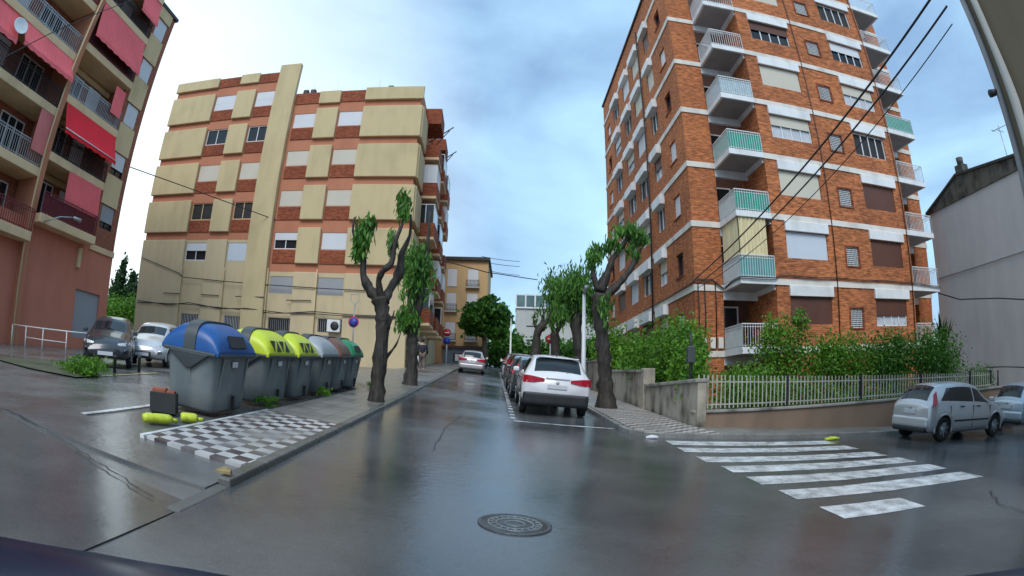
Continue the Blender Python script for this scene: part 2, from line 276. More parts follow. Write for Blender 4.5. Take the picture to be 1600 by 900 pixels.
M_ = dict(
    asphalt=wet('wet asphalt', (.042, .046, .052), (.125, .128, .13), .09, .28, .35, .26, 8, spec=.55),
    crackm=mat('dirt in cracks', (.03, .03, .03), .6, .3),
    asphalt2=wet('darker asphalt repair', (.024, .026, .03), (.07, .07, .07), .15, .4, .8, .3, 9, spec=.55),
    lot=wet('old wet asphalt', (.08, .082, .085), (.18, .178, .17), .10, .36, .5, .3, 10),
    lot2=wet('grey wet asphalt', (.06, .063, .067), (.135, .136, .132), .03, .22, .45, .16, 6, spec=.75),
    pave=wet('wet paving', (.16, .15, .135), (.28, .265, .24), .2, .5, .6, .3, 12, tiles=.4),
    tile=wet('chequered paving', (.1, .1, .1), (.2, .2, .2), .2, .45, .6, .25, 12, checker=((.58, .56, .55), (.07, .045, .045), .21)),
    tile2=wet('worn chequered paving', (.1, .1, .1), (.2, .2, .2), .25, .5, .6, .25, 12, checker=((.62, .56, .52), (.08, .055, .05), .22)),
    kerb=wet('wet kerb stone', (.16, .16, .15), (.30, .30, .28), .2, .5, 1.5, .3, 15),
    kerbd=wet('dark wet kerb stone', (.075, .075, .07), (.16, .155, .14), .2, .5, 1.5, .3, 15),
    earth=wet('wet earth', (.06, .07, .04), (.12, .12, .07), .5, .8, .8, .5, 20),
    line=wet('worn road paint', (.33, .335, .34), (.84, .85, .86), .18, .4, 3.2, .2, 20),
    yline=wet('worn yellow paint', (.45, .38, .12), (.65, .55, .2), .2, .4, 2.5, .2, 20),
    brickO=brick('orange brick', (.62, .19, .062), (.43, .115, .04), (.50, .26, .15), dark=.50),
    brickR=brick('dark red brick', (.36, .095, .04), (.27, .06, .03), (.3, .12, .08), dark=.55),
    brickL=brick('rough red brick', (.46, .15, .09), (.36, .11, .07), (.27, .13, .09), .25, .07, dark=.7),
    band=stained('white painted concrete', (.76, .72, .66), (.40, .36, .32), amt=.6, s=1.2),
    white=stained('white paint', (.80, .81, .82), (.50, .49, .47), rough=.5, amt=.5, s=1.3),
    whitem=mat('white enamelled metal', (.74, .75, .76), .4, .08, 2),
    picket=mat('weathered cream paint', (.40, .39, .34), .5, .22, 3),
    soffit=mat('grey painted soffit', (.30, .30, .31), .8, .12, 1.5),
    dark=mat('dark opening', (.02, .018, .018), .6, .3, 2),
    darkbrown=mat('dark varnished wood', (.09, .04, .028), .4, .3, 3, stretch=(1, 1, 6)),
    glass=glassmat('window glass'),
    curtain=stripes(mat('pale curtain', (.55, .58, .63), .7, .1, 2), 'X', 3.5, .5, .55),
    sh_beige=stripes(mat('beige roller shutter', (.62, .57, .47), .6, .05, .7), 'Z', 5.5, .5, .8),
    sh_white=stripes(mat('white roller shutter', (.68, .69, .72), .6, .05, .7), 'Z', 5.5, .5, .85),
    sh_blue=stripes(mat('pale blue shutter', (.60, .66, .74), .6, .04, .7), 'Z', 5.5, .5, .88),
    sh_brown=stripes(mat('brown wooden shutter', (.12, .045, .028), .55, .2, .8), 'Z', 5.5, .5, .6),
    sh_grey=stripes(mat('grey roller shutter', (.33, .34, .36), .6, .05, .7), 'Z', 5.5, .5, .85),
    green=mat('green balcony netting', (.01, .30, .22), .6, .2, 3, stretch=(8, 8, 1)),
    teal=mat('teal balcony panel', (.08, .30, .30), .6, .15, 3),
    pgrey=mat('grey green balcony panel', (.42, .50, .49), .55, .08, 1.5),
    pblue=mat('pale blue balcony netting', (.36, .47, .52), .7, .15, 4),
    cream=mat('cream curtain cloth', (.70, .60, .36), .8, .22, 2.2, stretch=(9, 9, .35)),
    pole=mat('galvanised steel', (.38, .39, .40), .4, .15, 4, metal=.6),
    wire=mat('black cable', (.012, .012, .014), .5, .1),
    beige=stained('beige render panel', (.61, .49, .28), (.44, .35, .20), amt=.6),
    beige2=stained('lower beige render', (.62, .50, .31), (.46, .375, .24), amt=.55),
    pink=stained('salmon render band', (.52, .21, .12), (.40, .155, .09), amt=.5),
    lwall=stained('terracotta render', (.60, .215, .14), (.48, .165, .11), amt=.6),
    lslab=stained('cream slab edge', (.78, .56, .33), (.52, .37, .22), amt=.6),
    lspan=stained('cream render', (.70, .53, .30), (.42, .31, .17), amt=.5),
    maroon=mat('maroon metal railing', (.16, .02, .03), .5, .15),
    awn=stripes(mat('faded red awning cloth', (.95, .15, .16), .75, .12, .8), 'X', .9, .5, .93),
    awnr=mat('bright red awning cloth', (.80, .004, .02), .7, .1, 1),
    awnp=stripes(mat('striped red awning cloth', (.72, .20, .19), .75, .1, 1), 'X', 4, .5, .5),
    ochre=stained('ochre render', (.60, .40, .20), (.42, .29, .16), amt=.5),
    greyw=stained('grey party wall render', (.54, .52, .52), (.40, .385, .39), amt=.6, s=.2),
    moss=stained('blackened roof edge', (.13, .12, .10), (.015, .015, .014), amt=1.0, s=1.5),
    pale=stained('pale concrete', (.50, .50, .47), (.36, .36, .34)),
    stone=stained('stained garden wall', (.44, .39, .32), (.07, .065, .05), amt=1.0, s=1.6),
    lowwall=stained('brown garden wall', (.26, .18, .13), (.17, .12, .09), amt=.7, s=.8),
    coping=stained('stone coping', (.36, .34, .31), (.09, .085, .075), amt=.9, s=1.5),
    tan=stained('tan render', (.20, .16, .11), (.16, .125, .085), amt=.5),
    bark=mat('dark wet bark', (.011, .0095, .008), .65, .3, 9, bump=1.0, bscale=16, col2=(.060, .048, .038), stretch=(1, 1, .22)),
    leafD=leafmat('hanging mulberry leaves', (.014, .065, .012), (.14, .34, .05)),
    leafB=leafmat('bright shrub leaves', (.018, .09, .010), (.20, .42, .035)),
    leafT=leafmat('tree leaves', (.014, .065, .010), (.11, .28, .035)),
    leafC=leafmat('conifer needles', (.010, .035, .010), (.04, .10, .025)),
    pv_white=paint('white car paint', (.74, .73, .76)),
    pv_silver=paint('silver car paint', (.62, .62, .64), .32, .35),
    pv_blue=paint('pale blue silver car paint', (.48, .56, .64), .3, .4),
    pv_dark=paint('dark grey car paint', (.05, .055, .065), .25, .3),
    pv_black=paint('black car paint', (.018, .02, .024), .2, .1),
    pv_red=paint('dark red car paint', (.13, .015, .014), .3, .1),
    pv_far=paint('pinkish silver car paint', (.50, .46, .48), .3, .3),
    tyre=mat('tyre rubber', (.018, .018, .02), .7, .15, 6),
    rim=mat('alloy rim', (.45, .46, .48), .3, .1, 6, metal=.7),
    plastic=mat('black plastic', (.022, .023, .026), .5, .15, 4),
    cglass=glassmat('car glass', (.018, .024, .028), .04),
    red=mat('red lamp lens', (.45, .012, .03), .15, .2, 12),
    lens=mat('clear lamp lens', (.6, .6, .62), .12, .1, 12),
    plate=mat('blurred number plate', (.62, .62, .66), .4, .05, 3),
    bin=stained('dark grey bin plastic', (.15, .175, .185), (.26, .275, .275), rough=.42, s=2.2, amt=.8),
    binspine=mat('bin frame plastic', (.055, .065, .068), .45, .15),
    lblue=mat('blue lid plastic', (.008, .085, .30), .38, .12, 2),
    lyell=mat('yellow lid plastic', (.58, .68, .03), .35, .08, 2),
    lgrey=mat('pale grey lid plastic', (.36, .39, .42), .35, .08, 2),
    lbrown=mat('brown lid plastic', (.17, .07, .05), .35, .1, 2),
    lgreen=mat('green lid plastic', (.01, .24, .10), .3, .1, 2),
    bag=mat('yellow green plastic bag', (.58, .66, .05), .4, .15, 14, bump=.25, bscale=20),
    skin=mat('skin', (.45, .26, .18), .6), cloth=mat('navy jacket', (.02, .022, .035), .85, .2, 8), trouser=mat('brown grey trousers', (.13, .10, .085), .85, .15, 8), hair=mat('dark hair', (.02, .015, .012), .7),
    ironl=mat('worn iron ridge', (.20, .21, .21), .3, .3, 8, metal=.4),
    iron=mat('cast iron', (.09, .095, .10), .28, .3, 8, metal=.4, bump=.4, bscale=60),
    signred=mat('sign red', (.55, .02, .03), .4, .05), signblue=mat('sign blue', (.02, .06, .42), .4, .05), signwhite=mat('sign white', (.8, .8, .8), .4, .03),
    navy=mat('dark dashboard plastic', (.010, .018, .045), .25, .3, 3), greyp=mat('grey dashboard trim', (.30, .29, .34), .4, .1, 3),
    shop=mat('blue grey shopfront', (.13, .17, .21), .5, .1, 2),
    roofdark=mat('dark roofing', (.05, .048, .045), .8, .3, 3),
    ochrescrap=mat('ochre scrap', (.28, .20, .09), .5, .3, 9),
    crate=mat('dark crate', (.03, .03, .03), .5, .2), terr=mat('reddish brick lump', (.33, .10, .06), .8, .3, 6),
    greyblk=mat('greenish roof glass', (.10, .16, .16), .15, .3, .6),
)

# ------------------------------------------------------------------ ground, roads, pavements
def struct(o): o['kind'] = 'structure'; return o
def clipx(poly, xc, sgn):
    out_ = []
    for (x0, y0), (x1, y1) in zip(poly, poly[1:]+poly[:1]):
        a, b = sgn*(x0-xc) >= 0, sgn*(x1-xc) >= 0
        if a: out_.append((x0, y0))
        if a != b: f = (xc-x0)/(x1-x0); out_.append((xc, y0+(y1-y0)*f))
    return out_
def sheet(name, poly, dz, m, thick=0):
    mb = MB()
    if min(p[0] for p in poly) < XB0-.01 and max(p[0] for p in poly) > XB0+.01:
        for sg in (-1, 1):
            q = clipx(poly, XB0, sg)
            if thick: mb.prism(q, lambda x, y: G(x, y)+dz-thick, lambda x, y: G(x, y)+dz)
            else: mb.add([(x, y, G(x, y)+dz) for x, y in q], [tuple(range(len(q)))])
        return struct(mb.build(name, m))
    if thick: mb.prism(poly, lambda x, y: G(x, y)+dz-thick, lambda x, y: G(x, y)+dz)
    else: mb.add([(x, y, G(x, y)+dz) for x, y in poly], [tuple(range(len(poly)))])
    return struct(mb.build(name, m))
def kl(y): return -2.35 - .035*y          # left kerb
def kr(y): return 2.98 - .03*y            # right kerb
gx = [-900, -45, XB0, 0, 30, 900]; gy = [-400, -30, 0, 40, 80, 1500]
mb = MB(); V = [(x, y, G(x, y)-.02) for y in gy for x in gx]
mb.add(V, [(j*6+i, j*6+i+1, (j+1)*6+i+1, (j+1)*6+i) for j in range(5) for i in range(5)])
struct(mb.build('ground', M_['lot']))
sheet('road', [(kl(-30)-.1, -29), (9, -29), (9, 3.2), (29.5, 3.6), (29.5, 12.6), (3.4, 12.2), (2.62, 12.9), (kr(55), 55), (kl(55)-.02, 55), (kl(2)-.02, 2)], -.004, M_['asphalt'])
sheet('road', [(-29, -14), (kl(0)-.03, -14), (kl(4)-.03, 3.9), (-6, 4.3), (-29, 3.0)], -.008, M_['lot2'])
sheet('road', [(-30, 55), (29.5, 55), (29.5, 62), (-30, 62)], -.004, M_['asphalt'])
# left pavement: chequered corner, then grey slabs
sheet('chequered_pavement', [(-4.12, 5.35), (kl(5.3)-.14, 5.3), (kl(9.2)-.14, 9.2), (-4.16, 9.2)], .05, M_['tile'], .2)
sheet('pavement', [(-6.0, 4.35), (kl(4.4)-.14, 4.35), (kl(5.3)-.14, 5.296), (-4.12, 5.346), (-6.2, 5.5)], .012, M_['lot'], .1)
sheet('pavement', [(-4.16, 9.204), (kl(9.2)-.14, 9.204), (kl(54)-.14, 54), (-6.5, 54), (-6.5, 35), (-6.5, 18), (-4.3, 16)], .06, M_['pave'], .2)
mbk = MB()
for y in np.arange(3.6, 53, 1.0):
    z = .075 if y > 4.5 else .006
    mbk.prism([(kl(y)-.135, y+.006), (kl(y)+.01, y+.006), (kl(y+1)+.01, y+.994), (kl(y+1)-.135, y+.994)], lambda a, b: G(a, b)-.15, lambda a, b, z=z: G(a, b)+z)
struct(mbk.build('kerb', M_['kerbd'], bevel=.02))
sheet('tile_edging', [(-4.19, 5.3), (-4.125, 5.3), (-4.165, 9.3), (-4.23, 9.3)], .058, M_['line'], .2)
# right pavement
sheet('chequered_pavement', [(2.78, 13.0), (3.5, 12.4), (4.9, 12.45), (4.62, 14.2), (4.0, 36), (kr(36)+.15, 36)], .10, M_['tile2'], .2)
sheet('pavement', [(4.905, 12.45), (22, 12.75), (22, 14), (4.63, 14.1)], .096, M_['pave'], .2)
sheet('pavement', [(kr(36)+.15, 36.004), (4.0, 36.004), (3.2, 54), (kr(54)+.15, 54)], .096, M_['pave'], .2)
mbk = MB()
for y in np.arange(13, 53, 1.0):
    mbk.prism([(kr(y)+.0, y+.006), (kr(y)+.145, y+.006), (kr(y+1)+.145, y+.994), (kr(y+1)+.0, y+.994)], lambda a, b: G(a, b)-.15, lambda a, b: G(a, b)+.105)
cv = [(2.59, 12.99), (2.68, 12.6), (2.95, 12.35), (3.4, 12.25), (4.9, 12.3)] + [(x, 12.3+.02*(x-4.9)) for x in range(6, 23)]
for a, b in zip(cv, cv[1:]):
    mbk.prism([a, b, (b[0], b[1]+.14) if b[0] > 2.9 else (b[0]+.14, b[1]+.05), (a[0], a[1]+.14) if a[0] > 2.9 else (a[0]+.14, a[1]+.03)], lambda a, b: G(a, b)-.15, lambda a, b: G(a, b)+.105)
struct(mbk.build('kerb', M_['kerb'], bevel=.015))
sheet('pavement', [(7.3, -28), (30, -28), (30, 2.9), (7.3, 2.9)], .09, M_['pave'], .2)
# painted markings
mb = MB()
def stripe(mb, x0, x1, y0, y1, sk=0):
    n = max(1, int((x1-x0)/.5))
    P = []
    for i in range(n+1):
        x = x0+(x1-x0)*i/n; P.append((x, y0+sk*(x-x0)+random.uniform(-.025, .025)))
    for i in range(n, -1, -1):
        x = x0+(x1-x0)*i/n; P.append((x, y1+sk*(x-x0)+random.uniform(-.025, .025)))
    mb.add([(x, y, G(x, y)) for x, y in P], [tuple(range(len(P)))])
for x0, x1, yc in ((3.62, 5.0, 5.38), (3.55, 7.5, 6.42), (3.48, 7.55, 7.42), (3.42, 7.55, 8.40), (3.30, 7.5, 9.36), (3.26, 7.5, 10.45), (3.28, 7.5, 11.45)):  # nearest stripe cut short: a dark windscreen reflection put into its shape, not wear
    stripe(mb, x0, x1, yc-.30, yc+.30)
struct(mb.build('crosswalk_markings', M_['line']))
mb = MB()
for y in np.arange(13.9, 46, .75):
    x = .5-.028*y; mb.add([(a, b, G(a, b)) for a, b in ((x-.06, y), (x+.06, y), (x+.05, y+.36), (x-.07, y+.36))], [(0, 1, 2, 3)])
stripe(mb, .12, 2.5, 13.42, 13.54)
struct(mb.build('parking_bay_markings', M_['line']))
mb = MB()
for (a, b, c, d) in ((-5.45, 5.2, -5.55, 7.6),):
    mb.add([(x, y, G(x, y)+.0) for x, y in ((a-.05, b), (a+.05, b), (c+.05, d), (c-.05, d))], [(0, 1, 2, 3)])
mb.add([(x, y, G(x, y)+.0) for x, y in ((-5.5, 4.42), (-4.6, 4.72), (-4.6, 4.8), (-5.5, 4.5))], [(0, 1, 2, 3)])
struct(mb.build('lot_markings', M_['line']))
mb = MB(); mb.add([(x, y, G(x, y)) for x, y in ((-9.5, 9.9), (-9.4, 9.9), (-9.9, 13.5), (-10.02, 13.5))], [(0, 1, 2, 3)])
struct(mb.build('lot_edge_marking', M_['yline']))
sheet('earth_bed', [(4.75, 14.2), (24, 13.9), (24, 22.3), (8.3, 22.4), (7.9, 45), (4.0, 45)], .12, M_['earth'], .3)
sheet('grass_verge', [(-14.2, 9.4), (-11.0, 8.9), (-9.2, 9.0), (-9.4, 10.2), (-13, 12.4)], .015, M_['earth'])

mb = MB()
def crack(P, w_=.018):
    Q = []
    for (x0, y0), (x1, y1) in zip(P, P[1:]):
        n_ = max(2, int(math.hypot(x1-x0, y1-y0)/.12))
        for i in range(n_): f = i/n_; Q.append((x0+(x1-x0)*f+random.uniform(-.02, .02), y0+(y1-y0)*f+random.uniform(-.02, .02)))
    Q.append(P[-1])
    for a, b in zip(Q, Q[1:]):
        d = Vector((b[0]-a[0], b[1]-a[1])).normalized(); n2 = (-d.y*w_*random.uniform(.4, 1), d.x*w_*random.uniform(.4, 1))
        mb.add([(x, y, G(x, y)+.016) for x, y in ((a[0]-n2[0], a[1]-n2[1]), (b[0]-n2[0], b[1]-n2[1]), (b[0]+n2[0], b[1]+n2[1]), (a[0]+n2[0], a[1]+n2[1]))], [(0, 1, 2, 3)])
crack([(-6.5, 4.45), (-5.5, 4.33), (-4.6, 4.2), (-3.5, 3.92), (-2.8, 3.7)], .014); crack([(6.6, 5.2), (6.0, 4.5), (5.9, 3.8), (5.2, 3.0), (5.0, 2.3)], .012); crack([(-1.1, 8.4), (-1.2, 11), (-1.1, 13.5)], .007)
struct(mb.build('road_cracks', M_['crackm']))
# ------------------------------------------------------------------ facade helpers
def facade(mb, F, u0, u1, z0, z1, holes, depth=.18):
    us = sorted({u0, u1, *[h[0] for h in holes], *[h[1] for h in holes]}); zs = sorted({z0, z1, *[h[2] for h in holes], *[h[3] for h in holes]})
    us = [u for u in us if u0 <= u <= u1]; zs = [z for z in zs if z0 <= z <= z1]
    for a, b in zip(us, us[1:]):
        for c, d in zip(zs, zs[1:]):
            m, n = (a+b)/2, (c+d)/2
            if any(h[0] < m < h[1] and h[2] < n < h[3] for h in holes): continue
            mb.quad(F(a, 0, c), F(b, 0, c), F(b, 0, d), F(a, 0, d))
    for a, b, c, d in [h[:4] for h in holes]:
        mb.quad(F(a, 0, c), F(a, depth, c), F(a, depth, d), F(a, 0, d)); mb.quad(F(b, 0, c), F(b, depth, c), F(b, depth, d), F(b, 0, d))
        mb.quad(F(a, 0, c), F(b, 0, c), F(b, depth, c), F(a, depth, c)); mb.quad(F(a, 0, d), F(b, 0, d), F(b, depth, d), F(a, depth, d))
def window(parent, F, u0, u1, z0, z1, style='shutter', sh='sh_beige', part=.5, fr='whitem', dep=.14, panes=2, box=None, fw=.05, sill=None, name='window', curtain=True, boxout=False):
    """frame (the window), glass, shutter, curtain, roller box and sill as its pieces"""
    mb = MB(); g = .004
    a, b, c, d = u0+g, u1-g, z0+g, z1-g
    for q in ((a, a+fw, c, d), (b-fw, b, c, d), (a+fw, b-fw, c, c+fw), (a+fw, b-fw, d-fw, d)): mb.fbox(F, q[0], q[1], dep-.05, dep+.02, q[2], q[3])
    zs = d-fw
    if style in ('half', 'glass', 'dark'):
        for k in range(1, panes):
            u = a+fw+(b-a-2*fw)*k/panes; mb.fbox(F, u-.03, u+.03, dep-.04, dep+.015, c+fw, zs)
    o = mb.build(name, M_[fr], parent)
    g_ = MB(); g_.fbox(F, a+.01, b-.01, dep+.03, dep+.05, c+.01, d-.01); g_.build('glass', M_['dark' if style == 'dark' else 'glass'], o)
    if style in ('half', 'shutter'):
        zz = c+.02 if style == 'shutter' else d-(d-c)*part
        s_ = MB(); s_.fbox(F, a+.02, b-.02, dep-.075, dep-.055, zz, d-.01); s_.build('shutter', M_[sh], o)
    if style == 'half' and curtain:
        s_ = MB(); s_.fbox(F, a+fw, b-fw, dep+.017, dep+.026, c+fw, d-fw); s_.build('curtain', M_['curtain'], o)
    if box:
        s_ = MB(); s_.fbox(F, box[0], box[1], -(.30 if boxout else .12), .10, box[2], box[3]); s_.build('roller_box', M_['white'], o, bevel=.015)
    if sill:
        s_ = MB(); s_.fbox(F, a-.06, b+.06, -.05, .1, c-.06, c-.003); s_.build('sill', M_[sill], o)
    return o
def railing(parent, segs, h=1.0, gap=.125, t=.018, m='whitem', z=0, top=.04, name='railing'):
    mb = MB()
    for (x0, y0), (x1, y1) in segs:
        L = math.hypot(x1-x0, y1-y0); n = max(2, int(L/gap))
        for i in range(n+1):
            x = x0+(x1-x0)*i/n; y = y0+(y1-y0)*i/n
            tt = t*1.5 if i in (0, n) else t
            mb.box(x-tt/2, x+tt/2, y-tt/2, y+tt/2, z, z+h-.02)
        mb.bar((x0, y0, z+h), (x1, y1, z+h), top); mb.bar((x0, y0, z+.08), (x1, y1, z+.08), t*1.2); mb.bar((x0, y0, z+h-.13), (x1, y1, z+h-.13), t*1.1)
    return mb.build(name, M_[m], parent)

# ------------------------------------------------------------------ brick tower, right
TA = .0251
tw = thing('brick_apartment_building', 'tall orange brick apartment block with white floor bands and corner balconies right of the street', 'building', (8.192, 24.438, 0), TA)
Zb = lambda n: 3.25+3*(6-n)
ROOF = 26.0; Y0 = -2.03; XA, XB, XI, XO, XR = 3.335, 12.73, 1.446, 15.08, 16.35; DEP = 20.6
FL = lambda u, d, z: (d, u, z)              # left (street) face
FM = lambda u, d, z: (u, Y0+d, z)           # main front
FB = lambda u, d, z: (u, d, z)              # set-back corner bays
left_holes, main_holes = [], []
styL = ['shutter', 'half', 'shutter', 'dark', 'half', 'shutter', 'glass']; shL = ['sh_beige', 'sh_white', 'sh_beige', 'sh_brown']
for n in range(-1, 7):
    Z = Zb(n)
    for (a, b) in ((1.55, 2.65), (18.0, 19.2)): left_holes.append((a, b, Z-2.25, Z-1.1, 's', n))
    for (a, b) in ((4.3, 5.7), (7.15, 9.35), (10.6, 12.6), (14.35, 16.4)): left_holes.append((a, b, Z-2.15, Z-.8, 'b', n))
    if n < 6:
        main_holes += [(4.07, 6.55, Z-2.03, Z-.77, 'w1', n), (7.75, 8.62, Z-2.2, Z-1.25, 's', n), (9.6, 12.0, Z-2.12, Z-.8, 'w2', n)]
mb = MB()
facade(mb, FL, 0, DEP, -1, ROOF, [h for h in left_holes if h[2] > 0])
facade(mb, FM, XA, XB, -1, ROOF, main_holes)
mb.quad(FB(0, 0, -1), FB(XI, 0, -1), FB(XI, 0, ROOF), FB(0, 0, ROOF)); mb.quad((XI, 0, -1), (XI, 1.2, -1), (XI, 1.2, ROOF), (XI, 0, ROOF))
mb.quad((XA, Y0, -1), (XA, 1.2, -1), (XA, 1.2, ROOF), (XA, Y0, ROOF)); mb.quad((XB, Y0, -1), (XB, 1.2, -1), (XB, 1.2, ROOF), (XB, Y0, ROOF))
mb.quad((XO, 0, -1), (XR, 0, -1), (XR, 0, ROOF), (XO, 0, ROOF)); mb.quad((XO, 0, -1), (XO, 1.2, -1), (XO, 1.2, ROOF), (XO, 0, ROOF))
mb.quad((XR, 0, -1), (XR, DEP, -1), (XR, DEP, ROOF), (XR, 0, ROOF)); mb.quad((0, DEP, -1), (XR, DEP, -1), (XR, DEP, ROOF), (0, DEP, ROOF))
mb.build('wall', M_['brickO'], tw)
mb = MB(); mb.box(-.12, XI, -.12, DEP+.1, ROOF+.002, ROOF+.16); mb.box(XI, XR+.1, .9, DEP+.1, ROOF+.002, ROOF+.16); mb.box(XA-.1, XB+.1, Y0-.12, .898, ROOF+.002, ROOF+.16)
mb.build('roof_edge', M_['roofdark'], tw)
# loggia backs
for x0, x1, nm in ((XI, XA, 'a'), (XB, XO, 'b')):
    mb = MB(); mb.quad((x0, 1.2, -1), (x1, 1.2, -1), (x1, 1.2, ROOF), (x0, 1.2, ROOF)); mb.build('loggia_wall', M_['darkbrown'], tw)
    for n in range(-1, 7):
        Z = Zb(n)
        mb = MB(); mb.box(x0+.004, x1-.004, .02, .2, Z-.66, Z-.284)
        if nm == 'a': mb.box(XA-.07, XA-.004, Y0+.1, .018, Z-.48, Z-.284)
        mb.build('lintel_beam', M_['white'], tw)
        if n > 0:
            mb = MB(); mb.box(x0+.35, x0+.42, 1.1, 1.18, Z, Z+2.2); mb.box(x0+1.2, x0+1.27, 1.1, 1.18, Z, Z+2.2); mb.box(x0+.42, x0+1.2, 1.1, 1.18, Z+2.13, Z+2.2)
            o = mb.build('balcony_door', M_['whitem'], tw); g_ = MB(); g_.box(x0+.43, x0+1.19, 1.14, 1.16, Z+.02, Z+2.12); g_.build('glass', M_['glass'], o)
# bands
for n in range(-1, 7):
    Z = Zb(n); mb = MB()
    mb.box(-.05, -.002, -.05, DEP+.05, Z-.28, Z); mb.box(-.002, XI, -.05, -.002, Z-.28, Z); mb.box(XA, XB, Y0-.05, Y0-.002, Z-.28, Z); mb.box(XO, XR+.05, -.05, -.002, Z-.28, Z); mb.box(XR+.002, XR+.05, -.002, DEP+.05, Z-.28, Z)
    mb.build('floor_band', M_['band'], tw)
# windows
for h in left_holes:
    if h[2] < 0: continue
    n = h[5]; Z = Zb(n); i = int(h[0]*3+n*5)
    if h[4] == 's':
        window(tw, FL, *h[:4], 'shutter' if i % 3 else 'glass', 'sh_white', fr='darkbrown', dep=.17, fw=.07, sill='brickR', panes=1)
    else:
        s = styL[i % 7]; window(tw, FL, *h[:4], s, shL[(i//2) % 4], .5, dep=.12, panes=2, box=(h[0]-.1, h[1]+.1, Z-.82, Z-.285), boxout=True)
w1 = {-1: ('shutter', 'sh_beige'), 0: ('half', 'sh_brown'), 1: ('shutter', 'sh_beige'), 2: ('half', 'sh_beige'), 3: ('shutter', 'sh_beige'), 4: ('shutter', 'sh_blue'), 5: ('shutter', 'sh_brown')}
w2 = {-1: ('dark', 'sh_brown'), 0: ('half', 'sh_white'), 1: ('half', 'sh_beige'), 2: ('dark', 'sh_brown'), 3: ('shutter', 'sh_brown'), 4: ('shutter', 'sh_brown'), 5: ('half', 'sh_brown')}
for h in main_holes:
    n = h[5]; Z = Zb(n)
    if h[4] == 's':
        o = window(tw, FM, *h[:4], 'glass', 'sh_white', fr='brickR', dep=.12, fw=.02, panes=1, sill='brickR')
        mb = MB()
        for k in range(1, 9): u = h[0]+(h[1]-h[0])*k/9; mb.fbox(FM, u-.008, u+.008, .05, .07, h[2]+.02, h[3]-.02)
        for k in range(0, 10): z = h[2]+.03+(h[3]-h[2]-.06)*k/9; mb.fbox(FM, h[0]+.02, h[1]-.02, .045, .065, z-.012, z+.012)
        mb.build('lattice', M_['white'], o)
        mb = MB()
        for q in ((h[0]-.08, h[0], h[2]-.02, h[3]+.08), (h[1], h[1]+.08, h[2]-.02, h[3]+.08), (h[0], h[1], h[3], h[3]+.08)): mb.fbox(FM, q[0], q[1], -.04, -.003, q[2], q[3])
        mb.build('brick_surround', M_['brickR'], o)
    else:
        s, c = (w1 if h[4] == 'w1' else w2)[n]
        bx = (4.03, 6.66) if h[4] == 'w1' else (9.51, 12.22)
        window(tw, FM, *h[:4], s, c, .45 if n != 5 else .6, dep=.13, panes=4, box=(*bx, Z-.76, Z-.285), curtain=(n not in (0,)))
# balconies
for n in range(-1, 7):
    Z = Zb(n)
    for side in (0, 1):
        x0, x1 = ((XI, XA) if side == 0 else (XB, XO)); yf = Y0-.055
        mb = MB(); mb.box(x0, x1-.004 if side == 0 else x1, yf, 0, Z-.275, Z+.006)
        sl_ = mb.build('balcony', M_['white'], tw, bevel=.01)
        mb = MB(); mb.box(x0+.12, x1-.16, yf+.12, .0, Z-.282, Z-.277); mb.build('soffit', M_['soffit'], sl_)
        xs = x0+.04 if side == 0 else x1-.04
        segs = [((xs, -.03), (xs, yf+.05)), ((x0+.04, yf+.05), (x1-.04, yf+.05))]
        railing(sl_, segs, 1.0, z=Z+.006, m='whitem')
        def panel(nm, m_, front=True, sidep=True, z0=.05, z1=.93, dy=.0):
            mb = MB()
            if front: mb.box(x0+.07, x1-.06, yf+.068+dy, yf+.074+dy, Z+z0, Z+z1)
            if sidep: mb.box(xs+(.018 if side == 0 else -.024), xs+(.024 if side == 0 else -.018), yf+.1, -.05, Z+z0, Z+z1)
            mb.build(nm, M_[m_], sl_)
        if side == 0:
            if n in (3, 4): panel('privacy_screen', 'green', True, False); panel('privacy_screen', 'green' if n == 3 else 'pgrey', False, True)
            if n == 2: panel('privacy_screen', 'pblue')
            if n == 5: panel('privacy_screen', 'teal', True, False); panel('privacy_screen', 'pgrey', False, True, 0, 1.0)
            if n == 6: panel('privacy_screen', 'pgrey', False, True, 0, 1.0)
            if n == 4:   # cream curtain hung below this slab
                mb = MB()
                def wavy(p, q, k):
                    for i in range(k):
                        a = p.lerp(q, i/k); b = p.lerp(q, (i+1)/k); nrm = Vector((-(q-p).y, (q-p).x, 0)).normalized()*.03
                        a2 = a + nrm*(1 if i % 2 else -1); b2 = b + nrm*(-1 if i % 2 else 1)
                        mb.add([(a2.x, a2.y, Z-2.1), (b2.x, b2.y, Z-2.1), (b2.x, b2.y, Z-.28), (a2.x, a2.y, Z-.28)], [(0, 1, 2, 3)])
                wavy(Vector((x0+.1, -.1, 0)), Vector((x0+.1, yf+.1, 0)), 16); wavy(Vector((x0+.1, yf+.1, 0)), Vector((x1-.35, yf+.1, 0)), 14)
                mb.build('hanging_curtain', M_['cream'], sl_)
        elif n == 2: panel('privacy_screen', 'green')
for xx in (6.95,):
    mb = MB(); mb.tube([(-.1, xx, .5), (-.1, xx, ROOF-1)], .05, 8); mb.build('drain_pipe', M_['plastic'], tw)
for xx in (6.95, 12.55):
    mb = MB(); mb.tube([(xx, Y0-.07, 1), (xx, Y0-.07, ROOF-1)], .03, 6); mb.build('drain_pipe', M_['darkbrown'], tw)
